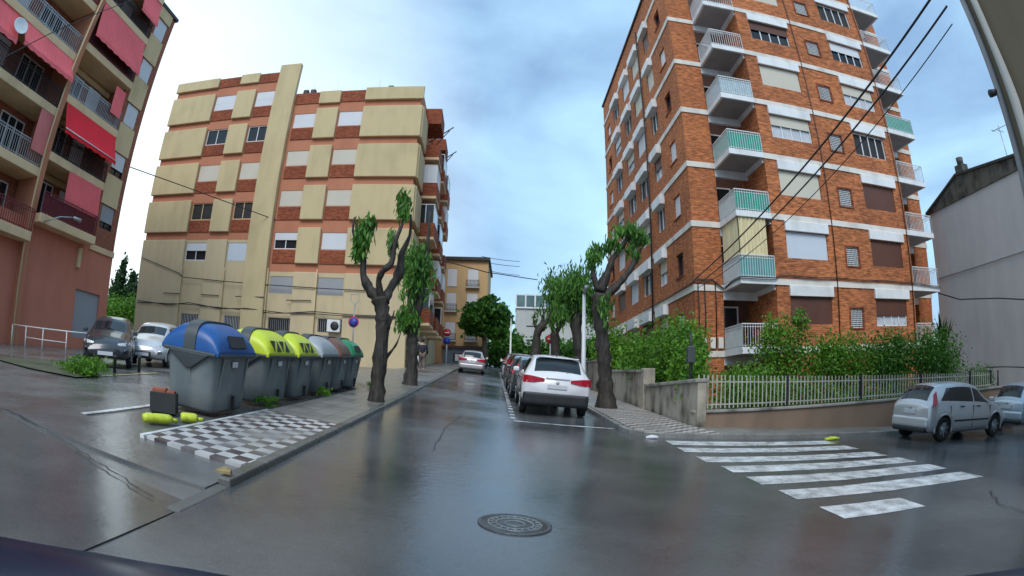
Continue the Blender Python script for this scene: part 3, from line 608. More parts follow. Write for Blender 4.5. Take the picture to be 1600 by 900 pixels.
# wires tacked along the fifth band and dropping at the corner, meter boxes
mb = MB(); Z = Zb(5)
for dz in (.10, .04):
    pts = [(-.12, 9, Z+dz-.05), (-.12, 4, Z+dz-.08), (-.12, .2, Z+dz-.02), (.0, -.12, Z+dz+.12), (.8, -.12, Z+dz+.14), (XI-.02, -.14, Z+dz-.25)]
    mb.tube(pts, .022, 5)
    pts = [(XI, -.2, Z+dz-.25), (XI-.03, -1.1, Z-.12+dz), (XI-.03, Y0-.12, Z-.1+dz), (2.4, Y0-.14, Z-.12+dz), (XA-.1, Y0-.14, Z-.1+dz), (XA+.1, Y0-.12, Z+.05+dz)] + [(x, Y0-.12, Z+.03+dz+.03*math.sin(x*2)) for x in np.arange(4, 12.8, .6)] + [(XO, Y0-.13, Z-.12+dz)]
    mb.tube(pts, .02, 5)
mb.build('cable', M_['wire'], tw)
for xx in (.12, .45, 1.0):
    mb = MB(); mb.tube([(xx, -.1, Z+.1), (xx+.03, -.11, Z-1.2), (xx, -.1, Z-2.9)], .028, 5); mb.build('cable', M_['wire'], tw)
for xx in (.25, .7, 1.1):
    mb = MB(); mb.box(xx, xx+.26, -.14, -.02, Zb(6)+.1, Zb(6)+.6); mb.build('meter_box', M_['band'], tw, bevel=.02)
mb = MB(); mb.box(-.25, .15, -.32, -.05, 2.0, 3.1); mb.build('junction_box', M_['plastic'], tw, bevel=.03)

# ------------------------------------------------------------------ beige block, centre left
bb = thing('beige_apartment_building', 'long beige panelled apartment block with salmon brick strips facing down the street', 'building', (-6.653, 35.26, 0), math.pi+.0381)
FS = lambda u, d, z: (u, -d, z)
T = lambda n: 8.42+3*(5-n); TL = lambda n: T(n)+2.17
mb = MB()
holes = []
colR = [(4.1, 5.9), (7.68, 9.45)]; colL = [(11.5, 13.2), (15.1, 17.05)]
for n in range(1, 6):
    for a, b in colR: holes.append((a, b, T(n)-1.45, T(n)-.3, 'R', n))
for n in range(1, 6):
    for a, b in colL: holes.append((a, b, TL(n)-1.5, TL(n)-.2, 'L', n))
low = [(11.4, 12.95, 4.35, 5.3, 'g', 0), (7.6, 9.35, 4.45, 5.35, 'g', 0), (15.2, 16.85, 4.4, 5.25, 'g', 0), (4.0, 5.7, 4.58, 5.45, 'g', 0)]
DB = 22
H5 = [h for h in holes if not (h[5] == 5)]
facade(mb, FS, 0, 9.7, T(5), 21.9, [h for h in H5 if h[4] == 'R']); facade(mb, FS, 9.7, 21.4, TL(5), 24.0, [h for h in H5 if h[4] == 'L'])
mb.quad((0, 0, T(5)), (0, -DB, T(5)), (0, -DB, 21.9), (0, 0, 21.9)); mb.quad((21.4, 0, 8), (21.4, -12, 8), (21.4, -12, 21.7), (21.4, 0, 21.7))
mb.quad((0, -.02, 21.7), (21.4, -.02, 21.7), (21.4, -DB, 21.7), (0, -DB, 21.7)); mb.box(11.4, 21.4, -.6, -.25, 21.7, 24)
mb.quad((0, -DB, -1), (21.4, -DB, -1), (21.4, -DB, 21.8), (0, -DB, 21.8))
mb.build('wall', M_['pink'], bb)
mb = MB()
facade(mb, FS, 0, 9.7, -1, T(5)-.002, [h for h in holes if h[5] == 5 and h[4] == 'R']+[l for l in low if l[0] < 9.7]); facade(mb, FS, 9.7, 21.4, -1, TL(5)-.002, [h for h in holes if h[5] == 5 and h[4] == 'L']+[l for l in low if l[0] > 9.7])
mb.quad((0, 0, -1), (0, -DB, -1), (0, -DB, T(5)-.002), (0, 0, T(5)-.002)); mb.quad((21.4, 0, -1), (21.4, -12, -1), (21.4, -12, 8), (21.4, 0, 8))
mb.build('base_wall', M_['beige2'], bb)
def bpanel(a, b, z0, z1, pr=.24, m='beige', nm='facade_panel'):
    mb = MB(); mb.box(a, b, .003, pr, z0, z1); mb.build(nm, M_[m], bb, bevel=.05, seg=3)
for n in range(1, 5):
    bpanel(-.18, 4.1, T(n)-2.44, T(n)); bpanel(5.98, 7.66, T(n)-2.44, T(n))
    bpanel(13.28, 15.02, TL(n)-2.44, TL(n)); bpanel(17.12, 21.55, TL(n)-2.44, TL(n))
    for a, b in colR:
        mb = MB(); mb.box(a, b, .003, .06, T(n)-2.42, T(n)-1.52); mb.build('brick_spandrel', M_['brickR'], bb)
    for a, b in colL:
        mb = MB(); mb.box(a, b, .003, .06, TL(n)-2.42, TL(n)-1.56); mb.build('brick_spandrel', M_['brickR'], bb)
bpanel(-.18, 4.1, 20.95, 22.0); bpanel(5.98, 7.66, 20.85, 21.9, .2); bpanel(13.28, 15.02, 23.25, 24.15, .2); bpanel(17.12, 21.55, 23.2, 24.1)
for a, b, z0, z1 in ((4.12, 5.96, 20.95, 21.88), (7.68, 9.6, 20.95, 21.88), (11.45, 13.26, 23.2, 24.05), (15.04, 17.1, 23.2, 24.05)):
    mb = MB(); mb.box(a, b, .003, .06, z0, z1); mb.build('brick_spandrel', M_['brickR'], bb)
bpanel(9.66, 11.42, 0, 24.5, .45, nm='stair_fin')
# lower columns
for a, b, z1 in ((-.18, 4.0, T(5)), (5.95, 7.66, T(5))): bpanel(a, b, -.5, z1, .18, 'beige2', 'pier')
for a, b, z1 in ((13.26, 15.04, TL(5)), (17.12, 21.5, TL(5))): bpanel(a, b, -.5, z1, .18, 'beige2', 'pier')
stR = {1: ('shutter', 'sh_beige'), 2: ('shutter', 'sh_beige'), 3: ('shutter', 'sh_beige'), 4: ('half', 'sh_white'), 5: ('shutter', 'sh_grey')}
for h in holes:
    n = h[5]
    if h[4] == 'R':
        s, c = stR[n]
        if n == 4 and h[0] < 6: s = 'shutter'
        if n == 1: c = 'sh_white'
    else:
        s, c = {1: ('shutter', 'sh_white'), 2: ('glass', 'sh_white'), 3: ('shutter', 'sh_beige'), 4: ('dark', 'sh_brown'), 5: ('half', 'sh_white')}[n]
        if n == 5 and h[0] < 13: s, c = 'shutter', 'sh_blue'
    window(bb, FS, *h[:4], s, c, .45, fr='whitem' if s in ('glass', 'half') or n == 5 else 'lspan', dep=.1, panes=2, fw=.06, curtain=False)
for l in low:
    o = window(bb, FS, *l[:4], 'dark', fr='plastic', dep=.15, panes=1)
    mb = MB()
    for k in range(12): u = l[0]+.05+(l[1]-l[0]-.1)*k/11; mb.fbox(FS, u-.014, u+.014, .02, .05, l[2], l[3])
    mb.build('window_bars', M_['whitem' if l[0] > 11 else 'pole'], o)
mb = MB(); mb.box(4.08, 4.95, .05, .40, 4.6, 5.38); o = mb.build('air_conditioner', M_['white'], bb, bevel=.03)
mb = MB(); mb.lathe([(.28, 0), (.28, .02), (.1, .03)], (4.42, .405, 4.98), (0, 1, 0)); mb.build('fan_grille', M_['plastic'], o)
# wires along the base of the block
mb = MB()
for pts in ([(-.1, 5.75), (3.5, 5.75), (6, 5.85), (8, 5.65), (11, 5.8), (13, 5.7), (16, 6.0), (18, 5.75), (21.3, 5.95)], [(-.1, 5.69), (4, 5.66), (6.5, 5.72), (9, 5.6), (12, 5.74), (16, 5.88), (21.3, 5.8)],
            [(1.5, 7.3), (5, 7.35), (9, 7.45), (13, 7.6), (16.8, 7.8), (17.3, 8.1), (21.3, 9.2)], [(6.2, 6.55), (8, 6.5)], [(9.6, 6.6), (12, 6.6)], [(13.4, 6.6), (15, 6.62)], [(17, 6.6), (18.6, 6.6)]):
    mb.tube([(u, .27 if not 9.5 < u < 11.6 else .5, z) for u, z in pts], .03, 5)
mb.build('cable', M_['wire'], bb)
mb = MB()
for u in (5.96, 9.6, 13.2, 17.08): mb = MB(); mb.tube([(u, .2, 1), (u, .2, 8.6)], .035, 6); mb.build('drain_pipe', M_['lspan'], bb)
# street side: end panels and stacks of brick balconies
for n in range(1, 6):
    mb = MB(); mb.box(-.28, -.003, -3.0, -.0, T(n)-2.44, T(n)); mb.build('facade_panel', M_['beige'], bb, bevel=.05)
    for v0, v1 in ((3.2, 6.0), (8.2, 11.0), (13, 15.5)):
        zf = T(n)-2.6
        mb = MB(); mb.box(-1.25, -.003, -v1, -v0, zf-.18, zf); o = mb.build('balcony', M_['lslab'], bb)
        mb = MB(); mb.box(-1.27, -1.17, -v1, -v0, zf+.002, zf+1.0); mb.box(-1.168, -.01, -v0-.1, -v0, zf+.002, zf+1.0); mb.build('parapet', M_['brickR'], o)
        if (n+int(v0)) % 3 != 1:
            mb = MB(); mb.box(-1.22, -1.16, -v1, -v1+.07, zf+1.0, zf+2.4); mb.box(-1.22, -1.16, -v0-.07, -v0, zf+1.0, zf+2.4); mb.box(-1.22, -.01, -v0-.07, -v0-.01, zf+2.34, zf+2.4); mb.box(-1.22, -1.16, -v1, -v0, zf+2.34, zf+2.4); mb.box(-.62, -.56, -v0-.06, -v0-.01, zf+1, zf+2.34)
            f_ = mb.build('balcony_glazing', M_['whitem'], o)
            mb = MB(); mb.box(-1.2, -1.19, -v1, -v0, zf+1.0, zf+2.34); mb.box(-1.19, -.01, -v0-.04, -v0-.03, zf+1.0, zf+2.34); mb.build('glass', M_['sh_white' if n in (2, 4) else 'glass'], f_)
for q in ((-6.0, -3.2, 21.9), (-11, -8.2, 21.6)): mb = MB(); mb.box(-1.2, -.003, q[0], q[1], 20.6, q[2]); mb.build('roof_parapet', M_['brickR'], bb)
for v in (5, 10):
    mb = MB(); mb.tube([(-.02, -v-1.5, 20.5), (-1.9, -v-1.5, 21.9)], .05, 5); mb.tube([(-.02, -v-1.5, 19.5), (-1.6, -v-1.5, 21.6)], .04, 5); mb.build('hoist_arm', M_['plastic'], bb)
for a, b in ((1.0, 2.3), (4.0, 5.2), (7.5, 9.5)):
    mb = MB(); mb.box(-.06, -.003, -b, -a, 1.5, 4.0); o = mb.build('shop_door', M_['lspan'], bb); g_ = MB(); g_.box(-.075, -.062, -b+.15, -a-.15, 1.9, 3.8); g_.build('glass', M_['dark'], o)
mb = MB(); mb.add([(-.01, -1, 4.6), (-.01, -3, 4.6), (-1.1, -3, 4.25), (-1.1, -1, 4.25), (-.01, -1, 4.56), (-.01, -3, 4.56), (-1.1, -3, 4.2), (-1.1, -1, 4.2)], [(0,1,2,3),(4,7,6,5),(0,4,5,1),(1,5,6,2),(2,6,7,3),(3,7,4,0)]); mb.build('shop_awning', M_['white'], bb)
mb = MB()
for u in (.5, 3.6, 7, 9, 12.5, 19): mb = MB(); mb.tube([(u, -2, 21.7), (u+.1, -2, 24.0 if u < 9.7 else 26)], .02, 4); mb.build('antenna', M_['whitem'], bb)
for u in (8.3, 8.9, 2.2): mb = MB(); mb.box(u, u+.45, -.8, -.4, 21.7, 22.5); mb.build('roof_vent', M_['plastic'], bb, bevel=.1)

# ------------------------------------------------------------------ left building with red awnings
lb = thing('terracotta_apartment_building', 'tall terracotta apartment block with red awnings and cream balcony slabs at the far left', 'building', (-21.54, 23.41, 0), -math.pi/2-.002)
FO = lambda u, d, z: (u, -d, z)
ZL = lambda k: 7.30+3*(k-1)
LW = 22
lh = [(.55, 1.75, ZL(k)+.75, ZL(k)+2.0, k) for k in range(1, 6)]
mb = MB()
facade(mb, FO, 0, 2.42, 7.0, 22.1, lh)
mb.quad((0, 0, 7), (0, -14, 7), (0, -14, 22.1), (0, 0, 22.1)); mb.quad((2.42, 0, 7), (2.42, -1.5, 7), (2.42, -1.5, 22.1), (2.42, 0, 22.1))
mb.quad((2.42, -1.5, 7), (LW, -1.5, 7), (LW, -1.5, 22.1), (2.42, -1.5, 22.1)); mb.quad((0, 0, 22.1), (2.42, 0, 22.1), (2.42, -14, 22.1), (0, -14, 22.1)); mb.quad((2.42, -1.5, 22.1), (LW, -1.5, 22.1), (LW, -14, 22.1), (2.42, -14, 22.1))
mb.build('wall', M_['brickL'], lb)
mb = MB(); facade(mb, FO, 0, LW, -1, 6.998, [(.74, 2.9, 2.2, 4.6)]); mb.quad((0, 0, -1), (0, -14, -1), (0, -14, 6.998), (0, 0, 6.998)); mb.quad((0, -14, -1), (LW, -14, -1), (LW, -14, 22), (0, -14, 22)); mb.quad((LW, -14, -1), (LW, 0, -1), (LW, -.01, 22), (LW, -14, 22))
mb.build('base_wall', M_['lwall'], lb)
mb = MB(); mb.box(.74, 2.9, -.17, -.12, 2.2, 4.6); mb.build('garage_shutter', M_['sh_grey'], lb)
mb = MB(); mb.box(-.15, LW, -14, .15, 22.103, 22.3); mb.build('roof_edge', M_['plastic'], lb)
for h in lh:
    k = h[4]; window(lb, FO, *h[:4], 'shutter' if k > 2 else 'half', 'sh_white' if k > 1 else 'sh_grey', .7, fr='plastic', dep=.1, curtain=False)
    mb = MB(); mb.box(.45, 2.0, .003, .07, ZL(k)+2.03, ZL(k)+3.68 if k < 5 else ZL(k)+2.9); mb.build('render_panel', M_['lspan'], lb)
mb = MB(); mb.box(7.2, 7.55, -1.4, .45, -1, 22.0); mb.build('pilaster', M_['pink'], lb)
mb = MB(); mb.box(-.0, 2.3, .003, .1, 6.75, 7.05); mb.build('floor_band', M_['lslab'], lb)
for k in range(1, 7):
    z = ZL(k)-.05-.012*(k-1); pr = .9 if k == 1 else .38
    mb = MB(); mb.box(2.7 if k == 1 else 2.3, 7.19, -1.49, pr, z-.42, z); o1 = mb.build('balcony', M_['lslab'], lb, bevel=.03)
    mb = MB(); mb.box(7.56, LW, -1.49, pr, z-1.42, z-1.0); o2 = mb.build('balcony', M_['lslab'], lb, bevel=.03)
    if k < 6:
        x0 = 2.8 if k == 1 else 2.4
        railing(o1, [((x0, pr-.06), (7.17, pr-.06)), ((x0, 0), (x0, pr-.06))], 1.0, .13, .03, {1: 'maroon', 2: 'plastic', 3: 'pole', 4: 'maroon', 5: 'plastic'}[k], z+.003)
        railing(o2, [((7.6, pr-.06), (LW-.1, pr-.06))], 1.0, .15, .03, {1: 'maroon', 2: 'pole', 3: 'plastic', 4: 'pole', 5: 'maroon'}[k], z-.997)
        if k == 1: mb = MB(); mb.box(2.86, 7.15, .78, .79, z+.08, z+.9); mb.build('railing_panel', M_['maroon'], o1)
        if k == 4: mb = MB(); mb.box(2.46, 7.15, .26, .27, z+.08, z+.9); mb.build('railing_panel', M_['dark'], o1)
        for (a, b, st) in ((3.2, 4.3, 'shutter'), (4.9, 6.6, 'glass'), (8.2, 10, 'glass'), (11, 12.5, 'shutter')):
            Fq = lambda u, d, zz: (u, -1.5-d+.2, zz)
            window(lb, Fq, a, b, z+.05 if a < 7 else z-.95, z+2.1 if a < 7 else z+1.2, st, 'sh_white', dep=.1, panes=2 if b-a < 1.5 else 3, fw=.06, name='balcony_door')
        mb = MB(); mb.box(2.44, 7.17, -1.48, -1.3, z+2.2, z+2.5); mb.build('beam', M_['lspan'], lb)
        mb = MB(); mb.box(6.9, 7.18, -1.4, -.1, z+.01, z+2.5); mb.build('partition', M_['lwall'], lb)
def awning(u0, u1, ztop, zbot, out, m, dtop=.1, label=None, bar=True):
    mb = MB(); th = .03; k = 14
    V = []; F_ = []
    for j in range(7):
        f = j/6; d = dtop+(out-dtop)*f; z = ztop+(zbot-ztop)*f-.10*math.sin(math.pi*f)
        for i in range(k+1): V.append((u0+(u1-u0)*i/k, d, z+.015*math.sin(i*1.7+j)))
    V += [(x, y, z-th) for x, y, z in V]; n = 7*(k+1)
    for j in range(6):
        for i in range(k):
            a = j*(k+1)+i; F_ += [(a, a+1, a+k+2, a+k+1), (n+a, n+a+k+1, n+a+k+2, n+a+1)]
    mb.add(V, F_, True)
    for i in range(k):   # scalloped valance
        a = u0+(u1-u0)*i/k; b = u0+(u1-u0)*(i+1)/k; mb.add([(a, out, zbot), (b, out, zbot), (b, out+.01, zbot-.17-.06*(i % 2)), (a, out+.01, zbot-.17-.06*((i+1) % 2))], [(0, 1, 2, 3)])
    o = mb.build('awning', M_[m], lb)
    if label: o['label'] = label
    if bar:
        mb = MB(); mb.tube([(u0, out+.02, zbot+.02), (u1, out+.02, zbot+.02)], .03, 6); mb.build('front_bar', M_['whitem'], o)
    return o
awning(2.5, 5.4, ZL(2)-.45, 8.45, .50, 'awn', .38, 'faded salmon awning hanging straight down', bar=False)
awning(2.4, 7.0, ZL(3)-.45, 11.35, .95, 'awnr', .35, 'bright red awning with a white front bar')
awning(2.4, 7.1, ZL(5)-.5, 16.75, .75, 'awn', .35, 'faded red awning covering the fourth balcony', bar=False)
awning(2.3, 4.3, ZL(6)-.4, ZL(5)+.9, .7, 'awn', .3, bar=False)
awning(4.6, 7.1, ZL(6)-.4, ZL(5)+1.6, .7, 'awn', .3, bar=False)
awning(2.6, 3.6, ZL(4)-.9, ZL(3)+.7, .45, 'awn', .35, bar=False)
awning(7.6, 11.6, ZL(4)-1.5, ZL(4)-2.65, .95, 'awn', .35, 'wide faded red awning at the left edge', bar=False)
awning(7.6, 8.6, ZL(3)-1.5, ZL(2)-.3, .42, 'awnp', .35, 'rolled red and white striped awning', bar=False)
awning(12.0, 16, ZL(4)-1.5, ZL(4)-2.9, .95, 'awn', .3, bar=False)
mb = MB(); mb.lathe([(.02, -.12), (.25, -.08), (.40, .0), (.42, .03), (.39, .02), (.2, -.05)], (12.2, 1.0, 14.0), (.2, 1, .25)); mb.tube([(12.2, .3, 13.6), (12.2, .95, 13.95)], .03, 5); mb.build('satellite_dish', M_['white'], lb)
mb = MB(); mb.tube([(6.9, .9, 6.9), (6.3, 1.5, 7.25), (5.4, 1.7, 7.45)], .035, 6); o = mb.build('lamp_bracket', M_['pole'], lb); mb = MB(); mb.tube([(5.5, 1.7, 7.42), (5.0, 1.75, 7.4)], [.08, .12], 8); mb.build('lamp_head', M_['pole'], o)
mb = MB(); mb.box(2.95, 3.2, .003, .2, 5.6, 6.6); mb.build('wall_box', M_['lspan'], lb, bevel=.03)
mb = MB(); mb.tube([(7.7, .6, -.5), (7.7, .6, 12), (7.5, .5, 22)], .05, 6); mb.build('drain_pipe', M_['lspan'], lb)

# ------------------------------------------------------------------ ochre building closing the street
cb = thing('ochre_apartment_building', 'narrow ochre building closing the end of the street, shuttered windows over a blue grey front', 'building', (-9, 60, 0), 0)
FC = lambda u, d, z: (u, d, z)
ch = [(a, b, c, d) for a, b in ((2.1, 3.15), (4.25, 5.4)) for c, d in ((12.2, 14.1), (9.6, 11.5), (6.5, 8.4))]
mb = MB(); facade(mb, FC, 0, 6.4, 2, 15.0, ch); mb.quad((6.4, 0, 2), (6.4, 9, 2), (6.4, 9, 15), (6.4, 0, 15)); mb.quad((0, 0, 2), (0, 9, 2), (0, 9, 15), (0, 0, 15)); mb.quad((0, 0, 15), (6.4, 0, 15), (6.4, 9, 15), (0, 9, 15))
mb.build('wall', M_['ochre'], cb)
for h in ch:
    o = window(cb, FC, *h, 'shutter', 'sh_white', fr='pale', dep=.1, fw=.1, sill='pale')
    if h[2] < 12 or h[0] > 4: railing(o, [((h[0]-.1, -.3), (h[1]+.1, -.3))], .7, .14, .03, 'wire', h[2]-.05); mb = MB(); mb.box(h[0]-.15, h[1]+.15, -.4, -.06, h[2]-.2, h[2]-.06); mb.build('ledge', M_['pale'], o)
mb = MB(); mb.box(-.2, 6.6, -.35, 9.2, 15.003, 15.35); mb.build('cornice', M_['roofdark'], cb)
mb = MB(); mb.box(2.0, 5.6, -.5, -.003, 2.5, 5.6); mb.build('shopfront', M_['shop'], cb)
mb = MB(); mb.box(1.9, 6.3, -.7, -.003, 5.603, 5.85); mb.build('shop_cornice', M_['darkbrown'], cb)
for q in (3.3, 3.9): mb = MB(); mb.box(q, q+.4, -.53, -.512, 4.3, 5.0); mb.build('poster', M_['white'], cb)
mb = MB(); mb.box(3.1, 4.9, -.51, -.502, 4.2, 5.1); mb.build('shop_window', M_['dark'], cb)
for q in (4.5, 1.0): mb = MB(); mb.box(q, q+.4, 3, 3.4, 15.35, 16.1); mb.build('chimney', M_['plastic'], cb)
# pale hall with a glazed roof
hb = thing('pale_hall_building', 'pale concrete building with a glazed roof lantern behind the street trees', 'building', (0.7, 82, 0), 0)
mb = MB(); mb.box(0, 16, 0, 14, 2, 13.3); mb.build('wall', M_['pale'], hb)
mb = MB(); mb.box(-.1, 11, -.1, 6, 13.303, 15.0); mb.build('roof_glazing', M_['greyblk'], hb)
mb = MB()
for k in range(9): mb.box(-.15+k*1.37, .05+k*1.37, -.2, -.102, 13.3, 15.05)
mb.box(-.15, 11, -.2, -.102, 15.052, 15.2); mb.box(-.15, 11, -.25, -.102, 13.1, 13.298); mb.build('glazing_bar', M_['white'], hb)
for z in (10.5, 8.5): mb = MB(); mb.box(1.5, 4.0, -.05, -.003, z, z+.15); mb.build('wall_vent', M_['plastic'], hb)

# ------------------------------------------------------------------ grey party wall house, right
gb = thing('grey_party_wall_house', 'big blank grey side wall with a blackened gable and chimney behind the silver cars', 'building', (25, 13, 0), 0)
prof = [(-14, 9.0), (3.1, 11.05), (3.3, 11.05), (11.6, 11.1)]
mb = MB(); mb.add([(0, -14, -3), (0, 11.6, -3), (0, 11.6, 11.0), (0, 3.4, 11.0), (0, -14, 11.0)], [(0, 1, 2, 3, 4)]); mb.add([(0, 11.6, -3), (12, 11.6, -3), (12, 11.6, 11), (0, 11.6, 11)], [(0, 1, 2, 3)]); mb.add([(0, -14, -3), (12, -14, -3), (12, -14, 11), (0, -14, 11)], [(0, 1, 2, 3)])
mb.build('wall', M_['greyw'], gb)
mb = MB(); Pg = [(11.8, 11.0), (11.3, 11.25), (8.2, 12.4), (3.0, 11.7), (2.7, 11.02)]
mb.add([(-.08, y, z) for y, z in Pg]+[(9, y, z) for y, z in Pg], [(0, 1, 2, 3, 4), (5, 6, 7, 8, 9)] + [(i, (i+1) % 5, 5+(i+1) % 5, 5+i) for i in range(5)])
mb.build('gable', M_['moss'], gb)
mb = MB(); mb.box(-.12, 9, 11.0, 11.95, 11.0, 11.1); mb.bar((-.12, 11.7, 11.1), (-.12, 8.2, 12.45), .14); mb.bar((-.12, 8.2, 12.45), (-.12, 2.8, 11.75), .14); mb.build('roof_edge', M_['roofdark'], gb)
mb = MB(); mb.box(-.05, .55, 7.5, 8.2, 11.8, 12.95); mb.tube([(.25, 7.85, 12.95), (.25, 7.85, 13.4)], [.22, .26], 10); mb.build('chimney', M_['moss'], gb)
mb = MB(); mb.tube([(1, 4.3, 11.3), (1, 4.4, 14.2)], .025, 5); mb.bar((1, 3.8, 14.0), (1, 5.0, 14.1), .03); mb.bar((.7, 4.4, 13.9), (1.4, 4.4, 13.9), .03); mb.bar((.8, 4.9, 14.1), (1.2, 4.9, 14.1), .03); mb.build('antenna', M_['pole'], gb)
mb = MB(); mb.tube([(-.06, 11.5, 7.05), (-.06, 3.4, 7.0), (-.06, -6, 6.6)], .03, 5); mb.build('cable', M_['soffit'], gb)
mb = MB(); mb.tube([(-.05, 2.9, -1), (-.05, 2.9, 11)], .06, 6); mb.build('drain_pipe', M_['plastic'], gb)
# near right building edge
nb = thing('tan_corner_building', 'near tan rendered corner building with a pale drainpipe at the top right edge', 'building', (7.42, 4.67, 0), 0)
mb = MB(); mb.box(0, 9, -14, 0, -2, 13); mb.build('wall', M_['tan'], nb)
mb = MB(); mb.tube([(-.03, .03, -1), (-.03, .03, 13)], .06, 8); mb.build('corner_pipe', M_['soffit'], nb)
mb = MB(); mb.tube([(-.07, -.26, -1), (-.07, -.26, 4.5), (-.1, -.3, 5.3), (-.07, -.24, 6.5), (-.07, -.24, 13)], [.07, .07, .09, .07, .07], 8); mb.build('drain_pipe', M_['pale'], nb)
mb = MB(); mb.tube([(-.02, .05, 5.65), (-.2, .12, 5.6)], [.05, .07], 8); mb.build('wall_lamp', M_['plastic'], nb)

# ------------------------------------------------------------------ garden walls and fence, right
gw = thing('garden_wall', 'low brown garden wall with pale coping along the cross street', 'wall', (4.69, 14.0, G(4.69, 14)), 0)
def wy(x): return 14.0-.04*(x-4.69)
mb = MB(); z0 = G(4.69, 14)
xs = [4.69, 8, 12, 18.5]
mb.prism([(x-4.69, wy(x)-14) for x in xs]+[(x-4.69, wy(x)-14+.22) for x in reversed(xs)], -3.0, lambda x, y: .93-z0-.012*x)
mb.build('wall', M_['lowwall'], gw)
mb = MB(); mb.prism([(x-4.73, wy(x)-14-.06) for x in xs]+[(x-4.73, wy(x)-14+.28) for x in reversed(xs)], lambda x, y: .933-z0-.012*x, lambda x, y: 1.01-z0-.012*x)
mb.build('coping', M_['coping'], gw, bevel=.02)
fn = thing('picket_fence', 'white metal picket fence standing on the brown garden wall', 'fence', (4.69, 14.1, 1.0), 0)
for x0, x1 in ((4.75, 7.5), (7.5, 10.2), (10.2, 12.9), (12.9, 15.6), (15.6, 16.9)):
    mb = MB()
    def zt(x): return 1.93-.043*(x-4.69)-1.0
    def zb(x): return 1.04-.012*(x-4.69)-1.0
    for x in np.arange(x0+.08, x1-.02, .125):
        y = wy(x)-14.0; lean = random.uniform(-.012, .012)
        mb.add([(x-4.69-.017, y-.008, zb(x)), (x-4.69+.017, y-.008, zb(x)), (x-4.69+.017, y+.008, zb(x)), (x-4.69-.017, y+.008, zb(x)), (x-4.69-.017+lean, y-.008, zt(x)), (x-4.69+.017+lean, y-.008, zt(x)), (x-4.69+.017+lean, y+.008, zt(x)), (x-4.69-.017+lean, y+.008, zt(x))],
               [(0,3,2,1),(4,5,6,7),(0,1,5,4),(1,2,6,5),(2,3,7,6),(3,0,4,7)])
    for q in (.12, .8): mb.bar((x0-4.69, wy(x0)-13.98, zb(x0)+q*(zt(x0)-zb(x0))), (x1-4.69, wy(x1)-13.98, zb(x1)+q*(zt(x1)-zb(x1))), .035)
    mb.build('picket_panel', M_['picket'], fn)
for x in (7.5, 10.2, 12.9, 15.6, 16.9):
    mb = MB(); mb.box(x-4.69-.04, x-4.69+.04, wy(x)-14.02, wy(x)-13.94, 0, zt(x)+.05); mb.build('post', M_['plastic'], fn)
sw = thing('stone_garden_wall', 'stained pale garden wall with stepped coping running up the right pavement', 'wall', (4.69, 14.0, G(4.69, 14)), 0)
def wx(y): return -.03*(y-14)
for k, (ya, yb_, za, zb_) in enumerate(((13.8, 18.9, 1.72, 1.66), (19.1, 26, 2.15, 2.4), (26, 33, 2.9, 3.1), (33, 42, 3.3, 3.6))):
    mb = MB(); P = [(wx(ya), ya-14), (wx(yb_), yb_-14-.004), (wx(yb_)+.25, yb_-14-.004), (wx(ya)+.25, ya-14)]
    mb.prism(P, -2.5, lambda x, y, za=za, zb_=zb_, ya=ya, yb_=yb_: za-z0+(zb_-za)*(y+14-ya)/(yb_-ya)); mb.build('wall', M_['stone'], sw)
    mb = MB(); P = [(wx(ya)-.07, ya-14.03), (wx(yb_)-.07, yb_-14), (wx(yb_)+.32, yb_-14), (wx(ya)+.32, ya-14.03)]
    mb.prism(P, lambda x, y, za=za, zb_=zb_, ya=ya, yb_=yb_: za-z0+.003+(zb_-za)*(y+14-ya)/(yb_-ya), lambda x, y, za=za, zb_=zb_, ya=ya, yb_=yb_: za-z0+.10+(zb_-za)*(y+14-ya)/(yb_-ya)); mb.build('coping', M_['coping'], sw, bevel=.02)
for ya, zt_ in ((19.2, 2.3),):
    mb = MB(); mb.box(wx(ya)-.06, wx(ya)+.36, ya-14.2, ya-13.8, -2, zt_-z0); mb.build('pier', M_['stone'], sw, bevel=.02)
cp = thing('cable_pole', 'dark cable post at the corner of the brown and pale garden walls', 'post', (4.74, 14.62, .5), 0)
mb = MB(); mb.tube([(0, 0, 0), (.02, 0, 2.3), (0.03, .05, 2.6)], [.05, .045, .035], 8); mb.build('post', M_['plastic'], cp)
mb = MB(); mb.box(-.10, .12, -.14, .08, 1.75, 2.2); mb.build('junction_box', M_['binspine'], cp, bevel=.03)

